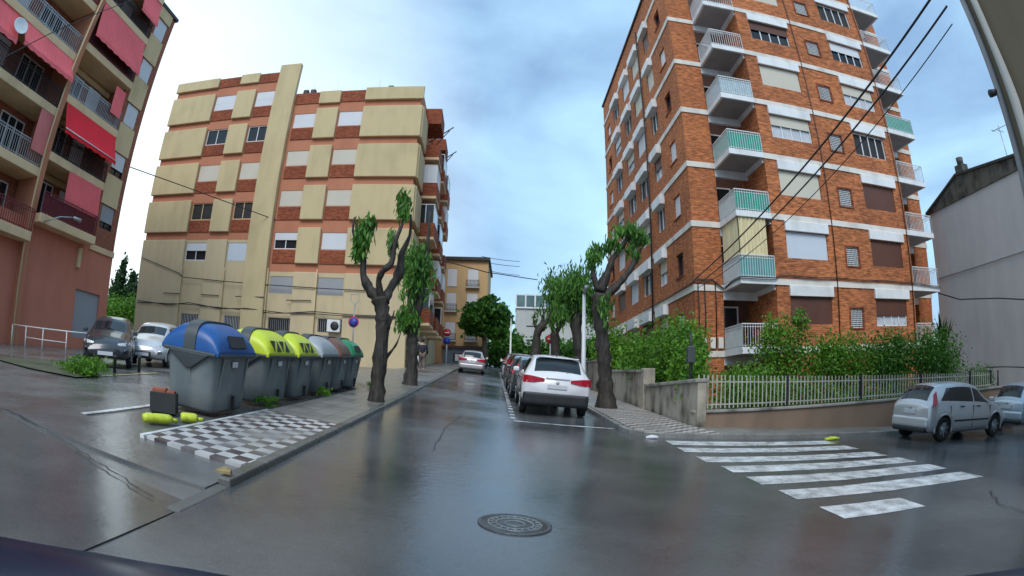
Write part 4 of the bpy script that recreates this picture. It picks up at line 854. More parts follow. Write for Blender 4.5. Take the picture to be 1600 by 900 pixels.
# ------------------------------------------------------------------ foliage
def leaves(name, blobs, m, size=.09, droop=.3, parent=None, aspect=.5, seed=0):
    """blobs: (centre, radii, count). leaf-shaped faces through the volume, thinner towards the edge"""
    r = np.random.default_rng(seed+len(blobs)*13); VS = []; T_ = []
    for c, rad, n in blobs:
        # clusters inside the blob give light and dark clumps
        k = max(4, n//45); cen = r.normal(size=(k, 3)); cen /= np.linalg.norm(cen, axis=1)[:, None]; cen *= (r.random((k, 1))**.45)
        idx = r.integers(0, k, n); p = cen[idx] + r.normal(size=(n, 3))*(.36 if aspect < .3 else .24)
        p = p*np.array(rad) + np.array(c)
        d = r.normal(size=(n, 3)); d[:, 2] -= droop*3; d /= np.linalg.norm(d, axis=1)[:, None]
        s = r.normal(size=(n, 3)); s -= (s*d).sum(1)[:, None]*d; s /= np.linalg.norm(s, axis=1)[:, None]
        L = size*(.6+.9*r.random((n, 1))); W = L*aspect
        q = np.stack([p-d*L*.5, p+s*W*.5, p+d*L*.5, p-s*W*.5], 1); VS.append(q.reshape(-1, 3))
        tone = .45*r.random(n)+.55*r.random(k)[idx]; T_.append(np.repeat(tone, 4))
    V = np.concatenate(VS); T2 = np.concatenate(T_); n = len(V)//4
    me = bpy.data.meshes.new(name); me.vertices.add(len(V)); me.vertices.foreach_set('co', V.astype(np.float32).ravel())
    me.loops.add(len(V)); me.loops.foreach_set('vertex_index', np.arange(len(V), dtype=np.int32)); me.polygons.add(n)
    me.polygons.foreach_set('loop_start', np.arange(0, len(V), 4, dtype=np.int32)); me.polygons.foreach_set('loop_total', np.full(n, 4, dtype=np.int32))
    at_ = me.attributes.new('tone', 'FLOAT', 'POINT'); at_.data.foreach_set('value', T2.astype(np.float32))
    me.update(); me.validate(); me.materials.append(m)
    o = bpy.data.objects.new(name, me); C.objects.link(o)
    if parent: o.parent = parent
    return o
def limbs(chains, parent, n=9):
    mb = MB()
    for pts, rad in chains:
        P = [Vector(p) for p in pts]; Q = []; R = []
        for i in range(len(P)-1):
            for j in range(4):
                f = j/4; a = P[max(i-1, 0)]; b = P[i]; c = P[i+1]; d = P[min(i+2, len(P)-1)]
                q = .5*((2*b)+(c-a)*f+(2*a-5*b+4*c-d)*f*f+(3*b-a-3*c+d)*f**3)
                Q.append(q); R.append((rad[i]*(1-f)+rad[i+1]*f)*random.uniform(.84, 1.2))
        Q.append(P[-1]); R.append(rad[-1]); mb.tube(Q, R, n+3, .12)
    return mb.build('trunk', M_['bark'], parent)
def pix_tree(name, label, base, Y, chains, blobs, m='leafD', group=None, size=.16, droop=.9, aspect=.26, seed=0, extra=None):
    o = thing(name, label, 'tree', (base[0], base[1], G(*base)), 0, group); off = Vector(o.location)
    ch = []
    for pts, rad in chains:
        P = []
        for i, q in enumerate(pts):
            yy = Y+(q[2] if len(q) > 2 else 0)
            P.append(at(q[0], q[1], yy)-off)
        ch.append((P, rad))
    limbs([(p_, [q_*.82 for q_ in r_]) for p_, r_ in ch], o)
    B = []
    for u, v, ru, rv, n, dy in blobs:
        c = at(u, v, Y+dy)-off; k = Y/F0*1.02
        B.append((tuple(c), (ru*k, (ru+rv)/2*k, rv*k), int(n*(.8 if m == 'leafD' else 1.25))))
    leaves('crown', B, M_[m], size, droop, o, aspect, seed)
    return o
GT = 'pollarded street trees'
pix_tree('street_tree', 'pollarded tree with three bare knuckled limbs beside the green lidded bin', (-3.13, 13.5), 13.5,
    [([(587, 634), (590, 600), (594, 560), (598, 520), (598, 490), (594, 466)], [.30, .22, .20, .20, .21, .26]), ([(594, 470), (578, 452), (568, 430), (568, 400), (562, 375), (557, 352, .1)], [.19, .15, .11, .09, .09, .05]),
     ([(560, 380), (552, 362, -.1), (554, 342, -.1), (556, 340)], [.06, .04, .03, .02]),
     ([(596, 468), (592, 440, -.2), (598, 424, -.3), (612, 410, -.3), (616, 380, -.3), (628, 352, -.2), (634, 325, -.2)], [.14, .09, .09, .08, .08, .04, .03]), ([(600, 470), (612, 448, .2), (624, 425, .3), (628, 395, .3), (640, 368, .3), (642, 335, .3)], [.16, .13, .13, .08, .05, .03]),
     ([(600, 520), (612, 500, -.2), (616, 485, -.2)], [.08, .03, .015]), ([(602, 560), (618, 540, -.2), (626, 520, -.2)], [.06, .03, .01])],
    [(566, 368, 15, 24, 700, 0), (560, 395, 9, 15, 220, 0), (632, 325, 11, 20, 600, -.1), (612, 385, 8, 16, 160, -.2), (578, 355, 8, 10, 150, 0)], group=GT, seed=1, size=.21)
pix_tree('street_tree', 'pollarded tree with bushy green shoots in front of the brick balconies of the beige block', (-3.6, 20.4), 20.4,
    [([(640, 607), (643, 580), (644, 550), (644, 525), (646, 500)], [.34, .26, .25, .25, .3]), ([(646, 505), (642, 470), (646, 430), (640, 400)], [.2, .15, .12, .06]), ([(648, 505), (656, 470), (662, 430), (668, 380), (672, 330)], [.2, .16, .13, .09, .03]), ([(644, 520), (630, 505), (622, 490)], [.12, .08, .04])],
    [(650, 432, 21, 44, 1900, 0), (664, 410, 14, 28, 600, .2), (636, 505, 15, 14, 500, -.2), (628, 495, 8, 18, 200, 0)], group=GT, seed=2, size=.25)
pix_tree('street_tree', 'big pollarded tree with leafy knuckled limbs behind the white parked car', (3.06, 18.4), 18.4,
    [([(947, 645), (946, 600), (944, 560), (940, 520), (938, 490), (940, 460)], [.40, .31, .28, .28, .29, .36]), ([(942, 465), (960, 450), (975, 435), (990, 412), (1002, 388)], [.22, .16, .13, .10, .05]), ([(938, 455), (950, 425), (958, 405), (972, 385), (985, 362)], [.22, .15, .12, .10, .05]),
     ([(936, 455), (928, 430), (928, 405), (930, 390)], [.14, .1, .07, .04])],
    [(980, 362, 20, 12, 500, 0), (1002, 378, 13, 12, 330, 0), (928, 400, 12, 16, 350, 0), (990, 398, 10, 12, 140, 0), (955, 385, 16, 9, 200, 0), (942, 480, 12, 20, 140, -.3)], group=GT, seed=3, size=.25)
pix_tree('street_tree', 'leafy street tree just left of the big pollarded tree and its white lamp post', (2.9, 27.0), 27,
    [([(908, 570), (905, 540), (900, 510), (903, 490)], [.34, .3, .28, .3]), ([(903, 492), (888, 470), (878, 450)], [.18, .12, .05]), ([(904, 492), (920, 470), (930, 450)], [.2, .12, .05])],
    [(905, 456, 32, 30, 3200, 0), (925, 485, 16, 20, 700, 0), (885, 480, 16, 26, 800, 0)], group=GT, seed=4, size=.26)
pix_tree('street_tree', 'leafy street tree with a forked dark trunk above the round red sign', (2.4, 34.0), 34,
    [([(869, 566), (868, 540), (867, 520)], [.36, .3, .3]), ([(867, 522), (860, 495), (862, 470)], [.2, .14, .05]), ([(868, 522), (880, 500), (885, 470)], [.2, .14, .05])],
    [(876, 458, 22, 30, 2300, 0), (868, 495, 12, 22, 500, 0)], group=GT, seed=5, size=.3)
pix_tree('street_tree', 'thick bare pollarded trunk with twigs left of the forked tree', (1.5, 31.0), 31,
    [([(838, 572), (838, 548), (840, 520), (850, 508)], [.36, .30, .26, .26]), ([(848, 512), (858, 495), (862, 478)], [.18, .08, .02]), ([(846, 512), (850, 490), (846, 476)], [.14, .06, .02]), ([(840, 518), (834, 500), (836, 488)], [.12, .06, .02])],
    [(850, 494, 16, 14, 160, 0), (838, 500, 8, 10, 60, 0)], group=GT, seed=6, size=.22)
pix_tree('street_tree', 'round dense green tree in front of the ochre building', (-2.4, 56.5), 56,
    [([(758, 572), (757, 545), (756, 515)], [.4, .32, .28]), ([(756, 520), (740, 500), (735, 490)], [.2, .12, .05]), ([(756, 520), (772, 500), (780, 490)], [.2, .12, .05])],
    [(757, 492, 27, 20, 2600, 0), (748, 515, 22, 10, 900, 0), (775, 520, 16, 9, 600, 0), (736, 500, 14, 12, 800, -1), (776, 503, 14, 13, 800, 1), (762, 472, 12, 9, 500, 0), (728, 508, 8, 7, 200, -1), (785, 488, 8, 8, 200, 1)], m='leafT', seed=7, size=.42, droop=.1, aspect=.7)
pix_tree('street_tree', 'dark green tree behind the round tree at the end of the street', (1.0, 66), 66,
    [([(798, 570), (797, 545), (796, 520)], [.4, .32, .28])],
    [(784, 502, 13, 16, 1500, 0), (790, 535, 20, 14, 1500, 0)], m='leafT', seed=8, size=.5, droop=.1, aspect=.7)
# hedge masses along the right and behind the party wall
def bush(name, label, cat, x, y, blobs, m='leafB', size=.10, group=None, seed=0, droop=.1, aspect=.55, stems=4):
    o = thing(name, label, cat, (x, y, G(x, y)), 0, group)
    if stems:
        mb = MB()
        for _ in range(stems):
            b = random.choice(blobs); c = Vector(b[0]); mb.tube([(random.uniform(-.1, .1), random.uniform(-.1, .1), -.1), (c.x*.5, c.y*.5, c.z*.5), tuple(c)], [.035, .025, .012], 5)
        mb.build('stem', M_['bark'], o)
    leaves('foliage', blobs, M_[m], size, droop, o, aspect, seed); return o
GS = 'garden shrubs behind the fence'
bush('shrub', 'low yellow green shrub under the white ground floor balcony', 'shrub', 6.9, 15.9, [((0, 0, 1.35), (.95, .6, .5), 1900), ((.5, .2, .8), (.9, .5, .6), 1200), ((0, -.9, .75), (1.4, .5, .65), 2600)], seed=11, group=GS)
bush('shrub', 'tallest upright shrub in front of the brown shuttered ground floor window', 'shrub', 9.0, 16.6, [((-.2, 0, 2.4), (1.05, .7, .85), 3600), ((.2, .1, 1.4), (1.1, .7, .9), 2600), ((0, -.9, .75), (1.4, .5, .65), 2600), ((.45, 0, 3.2), (.35, .3, .45), 450), ((-.8, 0, 2.9), (.25, .25, .5), 260)], seed=12, group=GS)
bush('shrub', 'broad shrub below the small lattice window at the middle of the fence', 'shrub', 11.3, 16.6, [((0, 0, 2.0), (1.7, .8, .95), 7500), ((.2, 0, 1.0), (1.2, .7, .7), 2000), ((0, -.9, .75), (1.4, .5, .65), 2600), ((-.6, 0, 2.5), (.4, .4, .4), 420)], seed=13, group=GS)
bush('shrub', 'glossy shrub below the lower right curtained window', 'shrub', 13.6, 16.6, [((0, 0, 2.15), (1.6, .8, .95), 7000), ((.3, 0, 1.1), (1.1, .7, .7), 1800), ((0, -.9, .75), (1.4, .5, .65), 2600), ((.5, 0, 2.8), (.35, .35, .4), 350)], m='leafT', seed=14, group=GS, size=.11)
bush('shrub', 'dark shrub beneath the spiky palm beside the grey wall', 'shrub', 16.2, 16.4, [((0, 0, 2.4), (1.6, .8, 1.05), 7000), ((.2, 0, 1.1), (1.1, .7, .7), 1800), ((0, -.9, .75), (1.4, .5, .65), 2600), ((.8, 0, 2.4), (.3, .3, .6), 300)], m='leafT', seed=15, group=GS, size=.11)
bush('shrub', 'small round clipped shrub at the far right end of the fence', 'shrub', 18.4, 15.6, [((0, 0, 1.55), (.8, .6, .6), 2300), ((0, 0, .7), (.7, .5, .6), 900)], m='leafT', seed=16, group=GS, size=.08)
# spiky palm
pm = thing('palm', 'spiky dark fan palm against the grey party wall', 'plant', (17.6, 17.2, G(17.6, 17.2)), 0)
mb = MB()
for i in range(26):
    a = random.uniform(0, 6.28); t = random.uniform(.05, .5); L = random.uniform(1.2, 1.9); z = 2.6
    d = Vector((math.cos(a)*math.sin(t), math.sin(a)*math.sin(t), math.cos(t))); s = d.cross(Vector((0, 0, 1))).normalized()*.07
    b = Vector((0, 0, z)); mb.add([b-s*.4, b+s*.4, b+d*L*.6+s, b+d*L+Vector((0, 0, -.05)), b+d*L*.6-s], [(0, 1, 2, 3, 4)])
mb.build('frond', M_['leafC'], pm)
mb = MB(); mb.tube([(0, 0, -.2), (0, 0, 2.7)], [.14, .11], 8); mb.build('trunk', M_['bark'], pm)
bush('hedge', 'bright green hedge above the pale garden wall beside the big pollarded tree', 'hedge', 6.4, 18.3, [((-1.0, -1.5, 1.5), (.5, 1.2, .8), 3000), ((-.6, .8, 2.2), (.8, 1.3, 1.05), 4200), ((0, 3.0, 2.7), (.9, 1.4, .9), 3000), ((-1.3, -2.9, .95), (.35, .7, .55), 1300), ((-1.0, 3, 1.8), (.8, 1.6, 1.2), 2600)], seed=21, size=.12)
bush('hedge', 'darker hedge further up the right pavement behind the lamp post', 'hedge', 5.6, 27.0, [((0, -3, 1.3), (.9, 2.2, 1.2), 3000), ((0, 1, 1.7), (.9, 3, 1.4), 3200), ((0, 6, 2.0), (.9, 3.2, 1.7), 3000)], seed=22, size=.2)
bush('hedge', 'long dark hedge at the far end of the street behind the parked cars', 'hedge', 4.0, 62.0, [((-4, 0, 1.6), (3, 2, 1.7), 2500), ((1, 0, 1.6), (3.2, 2, 1.7), 2500), ((5, -3, 1.6), (3, 2, 2.0), 2500)], m='leafT', seed=23, size=.4, aspect=.7)
for i, (x, y, h, lb_) in enumerate(((-50.5, 58, 9.6, 'tallest dark conifer in the gap between the two left blocks'), (-47.6, 57, 8.4, 'shorter conifer beside the left edge of the beige block'), (-54, 61, 9.0, 'dark conifer half hidden by the terracotta block'))):
    o = thing('conifer_tree', lb_, 'tree', (x, y, G(x, y)), 0, 'conifers behind the blocks')
    mb = MB(); mb.tube([(0, 0, -.3), (0, 0, h)], [.25, .04], 7); mb.build('trunk', M_['bark'], o)
    leaves('crown', [((0, 0, h*.3), (2.6, 2.2, h*.3), 3800), ((.1, 0, h*.6), (1.3, 1.3, h*.3), 1600), ((0, 0, h*.85), (.6, .6, h*.2), 500)], M_['leafC'], .5, .3, o, .5, 30+i)
bush('hedge', 'bright green hedge in the gap between the two left blocks', 'hedge', -42.5, 50.0, [((0, 0, 2.6), (3.5, 1.5, 2.2), 5500), ((-4, 1, 2.6), (3.0, 1.5, 2.2), 4500)], seed=34, size=.3, stems=0)
bush('weed_clump', 'clump of weeds on the earth patch in the left lot', 'plant', -9.6, 9.7, [((0, 0, .2), (.6, .45, .25), 1500), ((-.8, .3, .1), (.7, .5, .12), 500)], seed=35, size=.11, droop=-.3, aspect=.3, stems=0)
for i, (x, y, n, l_) in enumerate(((-4.35, 9.6, 260, 'weeds at the foot of the first yellow lidded bin'), (-4.3, 12.9, 360, 'weeds between the second yellow bin and the grey lidded bin'), (-4.25, 17.4, 300, 'weeds by the foot of the green lidded bin'))):
    bush('weed_clump', l_, 'plant', x, y, [((0, 0, .14), (.16, .4, .10), n)], seed=40+i, size=.08, droop=-.3, aspect=.3, stems=0, group='weeds along the bins')

# ------------------------------------------------------------------ cars
def smooth_tab(st, L, n=110, win=.055):
    ys = np.array([s[0] for s in st])*L; tab = np.array([s[1:] for s in st], float); g = np.linspace(0, L, n)
    out = np.stack([np.interp(g, ys, tab[:, k]) for k in range(tab.shape[1])], 1)
    kk = max(1, int(win*n/L)); pad = np.concatenate([np.repeat(out[:1], kk, 0), out, np.repeat(out[-1:], kk, 0)])
    ker = np.hanning(2*kk+3)[1:-1]; ker /= ker.sum()
    sm = np.stack([np.convolve(pad[:, k], ker, 'valid') for k in range(tab.shape[1])], 1)
    return g, sm
#            t    zbot zbelt ztop  wsill wmax  wbelt wtop   (fractions of L, H, W/2)
HATCH = [(0, .25, .56, .60, .76, .84, .80, .68), (.012, .20, .59, .64, .88, .94, .90, .72), (.03, .17, .64, .72, .93, .975, .93, .70), (.055, .16, .665, .83, .95, 1, .95, .68), (.095, .15, .675, .925, .96, 1, .955, .68), (.17, .14, .67, .965, .96, 1, .955, .69),
         (.30, .14, .66, .992, .96, 1, .955, .70), (.40, .14, .65, 1.0, .96, 1, .955, .70), (.50, .14, .645, .985, .96, 1, .955, .70), (.58, .14, .64, .94, .96, 1, .955, .69), (.73, .14, .625, .715, .96, 1, .95, .72), (.78, .15, .60, .665, .95, 1, .94, .73), (.91, .17, .52, .58, .92, .98, .88, .70), (.97, .20, .42, .49, .84, .91, .80, .62), (1.0, .26, .36, .42, .68, .74, .66, .52)]
SUV = [(0, .26, .60, .635, .80, .86, .84, .74), (.012, .22, .62, .66, .90, .95, .92, .76), (.035, .20, .65, .70, .94, .985, .94, .76), (.07, .19, .665, .82, .96, 1, .95, .73), (.13, .18, .67, .955, .96, 1, .95, .70), (.20, .18, .67, .985, .96, 1, .95, .70),
       (.36, .18, .665, 1.0, .96, 1, .95, .70), (.52, .18, .66, .985, .96, 1, .95, .70), (.59, .18, .655, .95, .96, 1, .95, .70), (.71, .18, .645, .71, .96, 1, .95, .75), (.76, .19, .62, .68, .95, 1, .94, .75), (.92, .2, .56, .61, .92, .98, .89, .72), (.975, .22, .47, .54, .84, .90, .82, .64), (1.0, .28, .40, .46, .68, .74, .68, .55)]
def make_car(name, label, paintm, kind='hatch', L=3.95, W=1.68, H=1.46, wr=.30, wb=None, ro=None, group=None, lights='tall', lower=True, plate=True):
    st = SUV if kind == 'suv' else HATCH
    g, T_ = smooth_tab(st, L)
    zb, zbe, zt = T_[:, 0]*H, T_[:, 1]*H, T_[:, 2]*H; ws, wm, wbl, wt = [T_[:, k]*W/2 for k in (3, 4, 5, 6)]
    root = thing(name, label, 'car', (0, 0, 0), 0, group); wb = wb or L*.635; ro = ro or L*.165
    def ring(i):
        zm = zb[i]+(zbe[i]-zb[i])*.55; r = min(.07, (zt[i]-zbe[i])*.45)
        P = [(0, zb[i]), (ws[i]*.86, zb[i]), (ws[i]*.97, zb[i]+.04), (wm[i]*.99, zb[i]+.16), (wm[i], zm), (wm[i]*.992, zm+.10), (wbl[i]+.012, zbe[i]-.05), (wbl[i], zbe[i]),
             (wbl[i]+(wt[i]-wbl[i])*.5+.008, zbe[i]+(zt[i]-zbe[i]-r)*.5), (wt[i], zt[i]-r), (wt[i]-.05, zt[i]-r*.35), (wt[i]*.72, zt[i]-.0), (wt[i]*.38, zt[i]+.018), (0, zt[i]+.024)]
        return P
    mb = MB(); V = []; n = None
    for i in range(len(g)):
        P = ring(i); full = P + [(-x, z) for x, z in reversed(P[1:-1])]; n = len(full); V += [(x, g[i]-L/2, z) for x, z in full]
    Fc = [(i*n+k, i*n+(k+1) % n, (i+1)*n+(k+1) % n, (i+1)*n+k) for i in range(len(g)-1) for k in range(n)] + [tuple(reversed(range(n))), tuple((len(g)-1)*n+k for k in range(n))]
    mb.add(V, Fc, True); body = mb.build('body', M_[paintm], None)
    ya, yf = ro-L/2, ro+wb-L/2
    cut = MB()
    for y in (ya, yf):
        for s in (-1, 1): cut.cyl((s*(W/2-.24), y, wr), (s*(W/2+.1), y, wr), wr*1.17, 28)
    co = cut.build('cutter', M_['plastic'], None)
    md = body.modifiers.new('b', 'BOOLEAN'); md.operation = 'DIFFERENCE'; md.object = co; md.solver = 'EXACT'
    bpy.context.view_layer.update(); dg = bpy.context.evaluated_depsgraph_get(); me = bpy.data.meshes.new_from_object(body.evaluated_get(dg))
    body.modifiers.clear(); body.data = me; bpy.data.objects.remove(co); body.parent = root
    if len(me.materials) < 2: me.materials.append(M_['plastic'])
    for p in me.polygons:
        c = p.center
        for y in (ya, yf):
            if math.hypot(c.y-y, c.z-wr) < wr*1.19 and abs(c.x) < W/2*.97-.0 and (abs(p.normal.x) > .9 and abs(c.x) < W/2-.2 or abs(math.hypot(c.y-y, c.z-wr)-wr*1.17) < .012): p.material_index = 1; p.use_smooth = False
    def I(a, y): return float(np.interp(y+L/2, g, a))
    def side(y, f, s, off=.006):     # point on the side glass surface, f 0 at belt 1 at roof edge
        be, t = I(zbe, y), I(zt, y); r = min(.07, (t-be)*.45); w0, w1 = I(wbl, y), I(wt, y)
        return (s*(w0+(w1-w0)*f+.016*math.sin(math.pi*f)*.55+off), y, be+(t-r-be)*f)
    def patch(fn, na, nb, nm, m_, par=body, th=.0):
        mb = MB(); V = [fn(i/na, j/nb) for i in range(na+1) for j in range(nb+1)]
        mb.add(V, [(i*(nb+1)+j, i*(nb+1)+j+1, (i+1)*(nb+1)+j+1, (i+1)*(nb+1)+j) for i in range(na) for j in range(nb)], True)
        o = mb.build(nm, M_[m_], root); return o
    sc_ = L/3.95
    for s in (-1, 1):
        # rear door glass, front door glass with slanting ends
        for (a0, a1, b0, b1) in ((-.78*L/2, -.60*L/2, -.02*L/2, -.02*L/2), (.012*L/2, .012*L/2, .46*L/2, .19*L/2)):
            patch(lambda i, j, a0=a0, a1=a1, b0=b0, b1=b1, s=s: side((a0+(a1-a0)*j)*(1-i)+(b0+(b1-b0)*j)*i, .07+.83*j, s), 10, 4, 'side_window', 'cglass')
    def top(y, gx, off=.007):       # across the roof/screens
        t = I(zt, y); w1 = I(wt, y); be = I(zbe, y); r = min(.07, (t-be)*.45); a = abs(gx)*(w1)
        xs = [0, w1*.38, w1*.72, w1-.05, w1]; zs = [t+.024, t+.018, t, t-r*.35, t-r]
        return (math.copysign(a, gx), float(np.interp(a, xs, zs)))
    def screen(y0, y1, nm, wid, sgn):
        def fn(i, j):
            y = y0+(y1-y0)*i; x, z = top(y, (j*2-1)*wid); return (x, y+sgn*.008, z+.006)
        patch(fn, 10, 12, nm, 'cglass')
    if kind == 'suv': screen(-L/2+.045*L, -L/2+.125*L, 'rear_window', .90, -1); screen(-L/2+.60*L, -L/2+.70*L, 'windscreen', .92, 1)
    else: screen(-L/2+.024*L, -L/2+.097*L, 'rear_window', .92, -1); screen(-L/2+.615*L, -L/2+.73*L, 'windscreen', .92, 1)
    # lamps
    for s in (-1, 1):
        if lights == 'tall':
            def fn(i, j, s=s):
                y = -L/2+.010*L+.052*L*j+i*.050*L*(1-.35*j); p = side(y, -.25+1.12*j, s, .014); return p
            patch(fn, 5, 8, 'tail_light', 'red')
        else:
            mb = MB(); z = H*.60
            Pt = [(.19, -.025, -.03, .04), (.34, -.03, -.075, .075), (.43, -.005, -.10, .09), (.485, .08, -.10, .09), (.506, .30, .0, .075)]
            V = [(s*W*a, -L/2+b, z+c) for a, b, c, d in Pt]+[(s*W*a, -L/2+b, z+d) for a, b, c, d in Pt]+[(s*W*a*.9, -L/2+b+.1, z+c) for a, b, c, d in Pt]+[(s*W*a*.9, -L/2+b+.1, z+d) for a, b, c, d in Pt]
            mb.add(V, [(k, k+1, k+6, k+5) for k in range(4)]+[(k+10, k+15, k+16, k+11) for k in range(4)]+[(k, k+10, k+11, k+1) for k in range(4)]+[(k+5, k+6, k+16, k+15) for k in range(4)]+[(0, 5, 15, 10), (4, 14, 19, 9)])
            mb.build('tail_light', M_['red'], root)
        mb = MB(); z = H*.46; mb.add([(s*W*.24, L/2-.035, z-.05), (s*W*.40, L/2-.14, z-.07), (s*W*.478, L/2-.42, z+.03), (s*W*.45, L/2-.42, z+.09), (s*W*.36, L/2-.16, z+.055), (s*W*.24, L/2-.09, z+.03), (s*W*.3, L/2-.4, z)], [(0, 1, 4, 5), (1, 2, 3, 4), (0, 5, 6), (5, 4, 3, 6), (0, 6, 2, 1)]); mb.build('headlight', M_['lens'], root, bevel=.01)
        mb = MB(); y = .40*L/2; mb.box(s*(W/2-.03), s*(W/2+.15), y-.06, y+.05, H*.655, H*.655+.13); mb.build('wing_mirror', M_[paintm if kind != 'x' else 'plastic'], root, bevel=.03)
        for y in (-.30*L/2, .10*L/2):
            mb = MB(); mb.box(s*(W/2*.985), s*(W/2*.985+.035), y-.09, y+.09, H*.575, H*.575+.03); mb.build('door_handle', M_['plastic'], root, bevel=.008)
        mb = MB(); mb.box(s*W/2*.97, s*(W/2+.006), ya+wr*1.35, yf-wr*1.35, H*.33, H*.33+.045); mb.build('side_trim', M_['plastic'], root, bevel=.006)
        for y in (-.02*L/2, -.56*L/2 if kind != 'suv' else -.60*L/2, .42*L/2):
            mb = MB(); i0 = int((y+L/2)/L*(len(g)-1)); zlo = H*.22
            mb.box(s*(W/2*.97), s*(W/2+.0015), y-.004, y+.004, max(zlo, .2), H*.60); mb.build('door_seam', M_['plastic'], root)
    if lower and kind != 'suv':
        mb = MB(); mb.box(-W/2*.80, W/2*.80, -L/2-.03, -L/2+.25, H*.16, H*.33 if kind == 'suv' else H*.24); mb.build('rear_valance', M_['plastic'], root, bevel=.04)
    if kind != 'suv': mb = MB(); mb.box(-W/2*.90, W/2*.90, -L/2-.035, -L/2+.35, H*.22, H*.43); mb.build('rear_bumper', M_[paintm], root, bevel=.10, seg=5)
    else: mb = MB(); mb.box(-W/2*.95, W/2*.95, -L/2-.03, -L/2+.4, H*.17, H*.41); mb.build('rear_bumper', M_['plastic'], root, bevel=.11, seg=5)
    mb = MB(); mb.box(-W*.2, W*.2, L/2-.05, L/2+.02, H*.2, H*.34); mb.build('grille', M_['plastic'], root, bevel=.03)
    if plate:
        mb = MB(); zz = H*.50 if kind != 'suv' else H*.50; mb.box(-.26, .26, -L/2-.025, -L/2-.005, zz-.06, zz+.06); mb.build('number_plate', M_['plate'], root, bevel=.01)
        mb = MB(); mb.box(-.26, .26, L/2+.021, L/2+.035, H*.27-.05, H*.27+.06); mb.build('number_plate', M_['plate'], root)
    for y in (ya, yf):
        for s in (-1, 1):
            mb = MB(); P_ = [(s*(W/2-.015-.03*(abs(math.cos(a))**3)), y+math.cos(a)*wr*1.22, wr+math.sin(a)*wr*1.22) for a in np.linspace(-.25, math.pi+.25, 18)]
            mb.tube(P_, .032, 6); mb.build('wheel_arch', M_['plastic' if kind == 'suv' else paintm], root)
    # wheels
    for y in (ya, yf):
        for s in (-1, 1):
            mb = MB(); x0 = s*(W/2-.205); d = (s, 0, 0)
            mb.lathe([(wr*.62, 0), (wr*.93, .0), (wr, .03), (wr, .16), (wr*.94, .185), (wr*.66, .19), (wr*.64, .17)], (x0, y, wr), d, 28); wo = mb.build('wheel', M_['tyre'], root)
            mb = MB(); mb.lathe([(wr*.66, .175), (wr*.60, .165), (wr*.57, .12), (wr*.2, .125)], (x0, y, wr), d, 24)
            for k in range(7):
                a = k*2*math.pi/7+.3; ca, sa = math.cos(a), math.sin(a)
                mb.bar((x0+s*.165, y+ca*.03, wr+sa*.03), (x0+s*.178, y+ca*wr*.60, wr+sa*wr*.60), wr*.17, .02)
            mb.lathe([(wr*.17, .16), (wr*.17, .185), (wr*.1, .19)], (x0, y, wr), d, 14); mb.build('rim', M_['rim'], wo)
    if kind == 'suv':
        for s in (-1, 1): mb = MB(); mb.tube([(s*W*.335, -L/2+.2*L, H*1.0), (s*W*.34, -L/2+.25*L, H*1.022), (s*W*.34, -L/2+.5*L, H*1.02), (s*W*.335, -L/2+.56*L, H*.985)], .014, 5); mb.build('roof_rail', M_['plastic'], root)
        mb = MB(); mb.box(-W*.31, W*.31, -L/2+.115*L-.06, -L/2+.15*L, H*.965, H*.985); mb.build('spoiler', M_[paintm], root, bevel=.01)
        mb = MB(); mb.tube([(0, -L/2+.2*L, H), (0, -L/2+.17*L, H+.1)], [.02, .01], 5); mb.build('antenna', M_['plastic'], root)
        mb = MB(); mb.bar((-.32, -L/2-.018, H*.635), (.32, -L/2-.018, H*.635), .02); mb.build('tailgate_trim', M_['lens'], root)
    mb = MB(); mb.bar((-.05, -L/2+.036*L-.03, H*.66), (.28, -L/2+.05*L-.03, H*.74), .014); mb.build('rear_wiper', M_['plastic'], root)
    mb = MB(); mb.lathe([(.045, 0), (.045, .015)], (0, -L/2-.012, H*.57), (0, -1, 0), 14); mb.build('badge', M_['lens'], root)
    return root
sh = .033
c = make_car('parked_car', 'white crossover with black lower bumper and red tail lights parked first on the right', 'pv_white', 'suv', 4.36, 1.84, 1.6, .34, lights='wide', group='cars parked along the right kerb'); on_slope(c, 1.12, 15.1+2.18, sh)
GP = 'cars parked along the right kerb'
for i, (y, p, k, l_) in enumerate(((22.3, 'pv_dark', 'hatch', 'dark grey car parked directly in front of the white crossover'), (27.2, 'pv_black', 'hatch', 'black car second ahead of the white crossover'), (32.0, 'pv_red', 'suv', 'dark red car with bright tail lamps third ahead of the crossover'), (37.0, 'pv_silver', 'hatch', 'silver car in the fourth bay ahead of the crossover'), (42.0, 'pv_black', 'suv', 'farthest black car parked by the right kerb'))):
    c = make_car('parked_car', l_, p, k, 4.2, 1.75, 1.5 if k == 'hatch' else 1.58, .31, group=GP); on_slope(c, 1.02-.031*(y-16)-.05*(i % 2), y-.3, sh)
c = make_car('moving_car', 'pinkish silver hatchback driving away up the middle of the street', 'pv_far', 'hatch', 4.0, 1.75, 1.5, .31, lights='wide'); on_slope(c, -2.62, 39.8, sh)
c = make_car('silver_hatchback', 'silver five door hatchback with tall red lamps parked by the brown garden wall', 'pv_silver', 'hatch', 4.02, 1.72, 1.48, .31, wb=2.56); on_slope(c, 11.9, 11.2, -math.pi/2+.035)
c = make_car('parked_car', 'pale blue silver hatchback cut by the right picture edge', 'pv_blue', 'hatch', 4.0, 1.7, 1.48, .31); on_slope(c, 16.9, 11.4, -math.pi/2+.03)
GL = 'cars in the lot by the terracotta block'
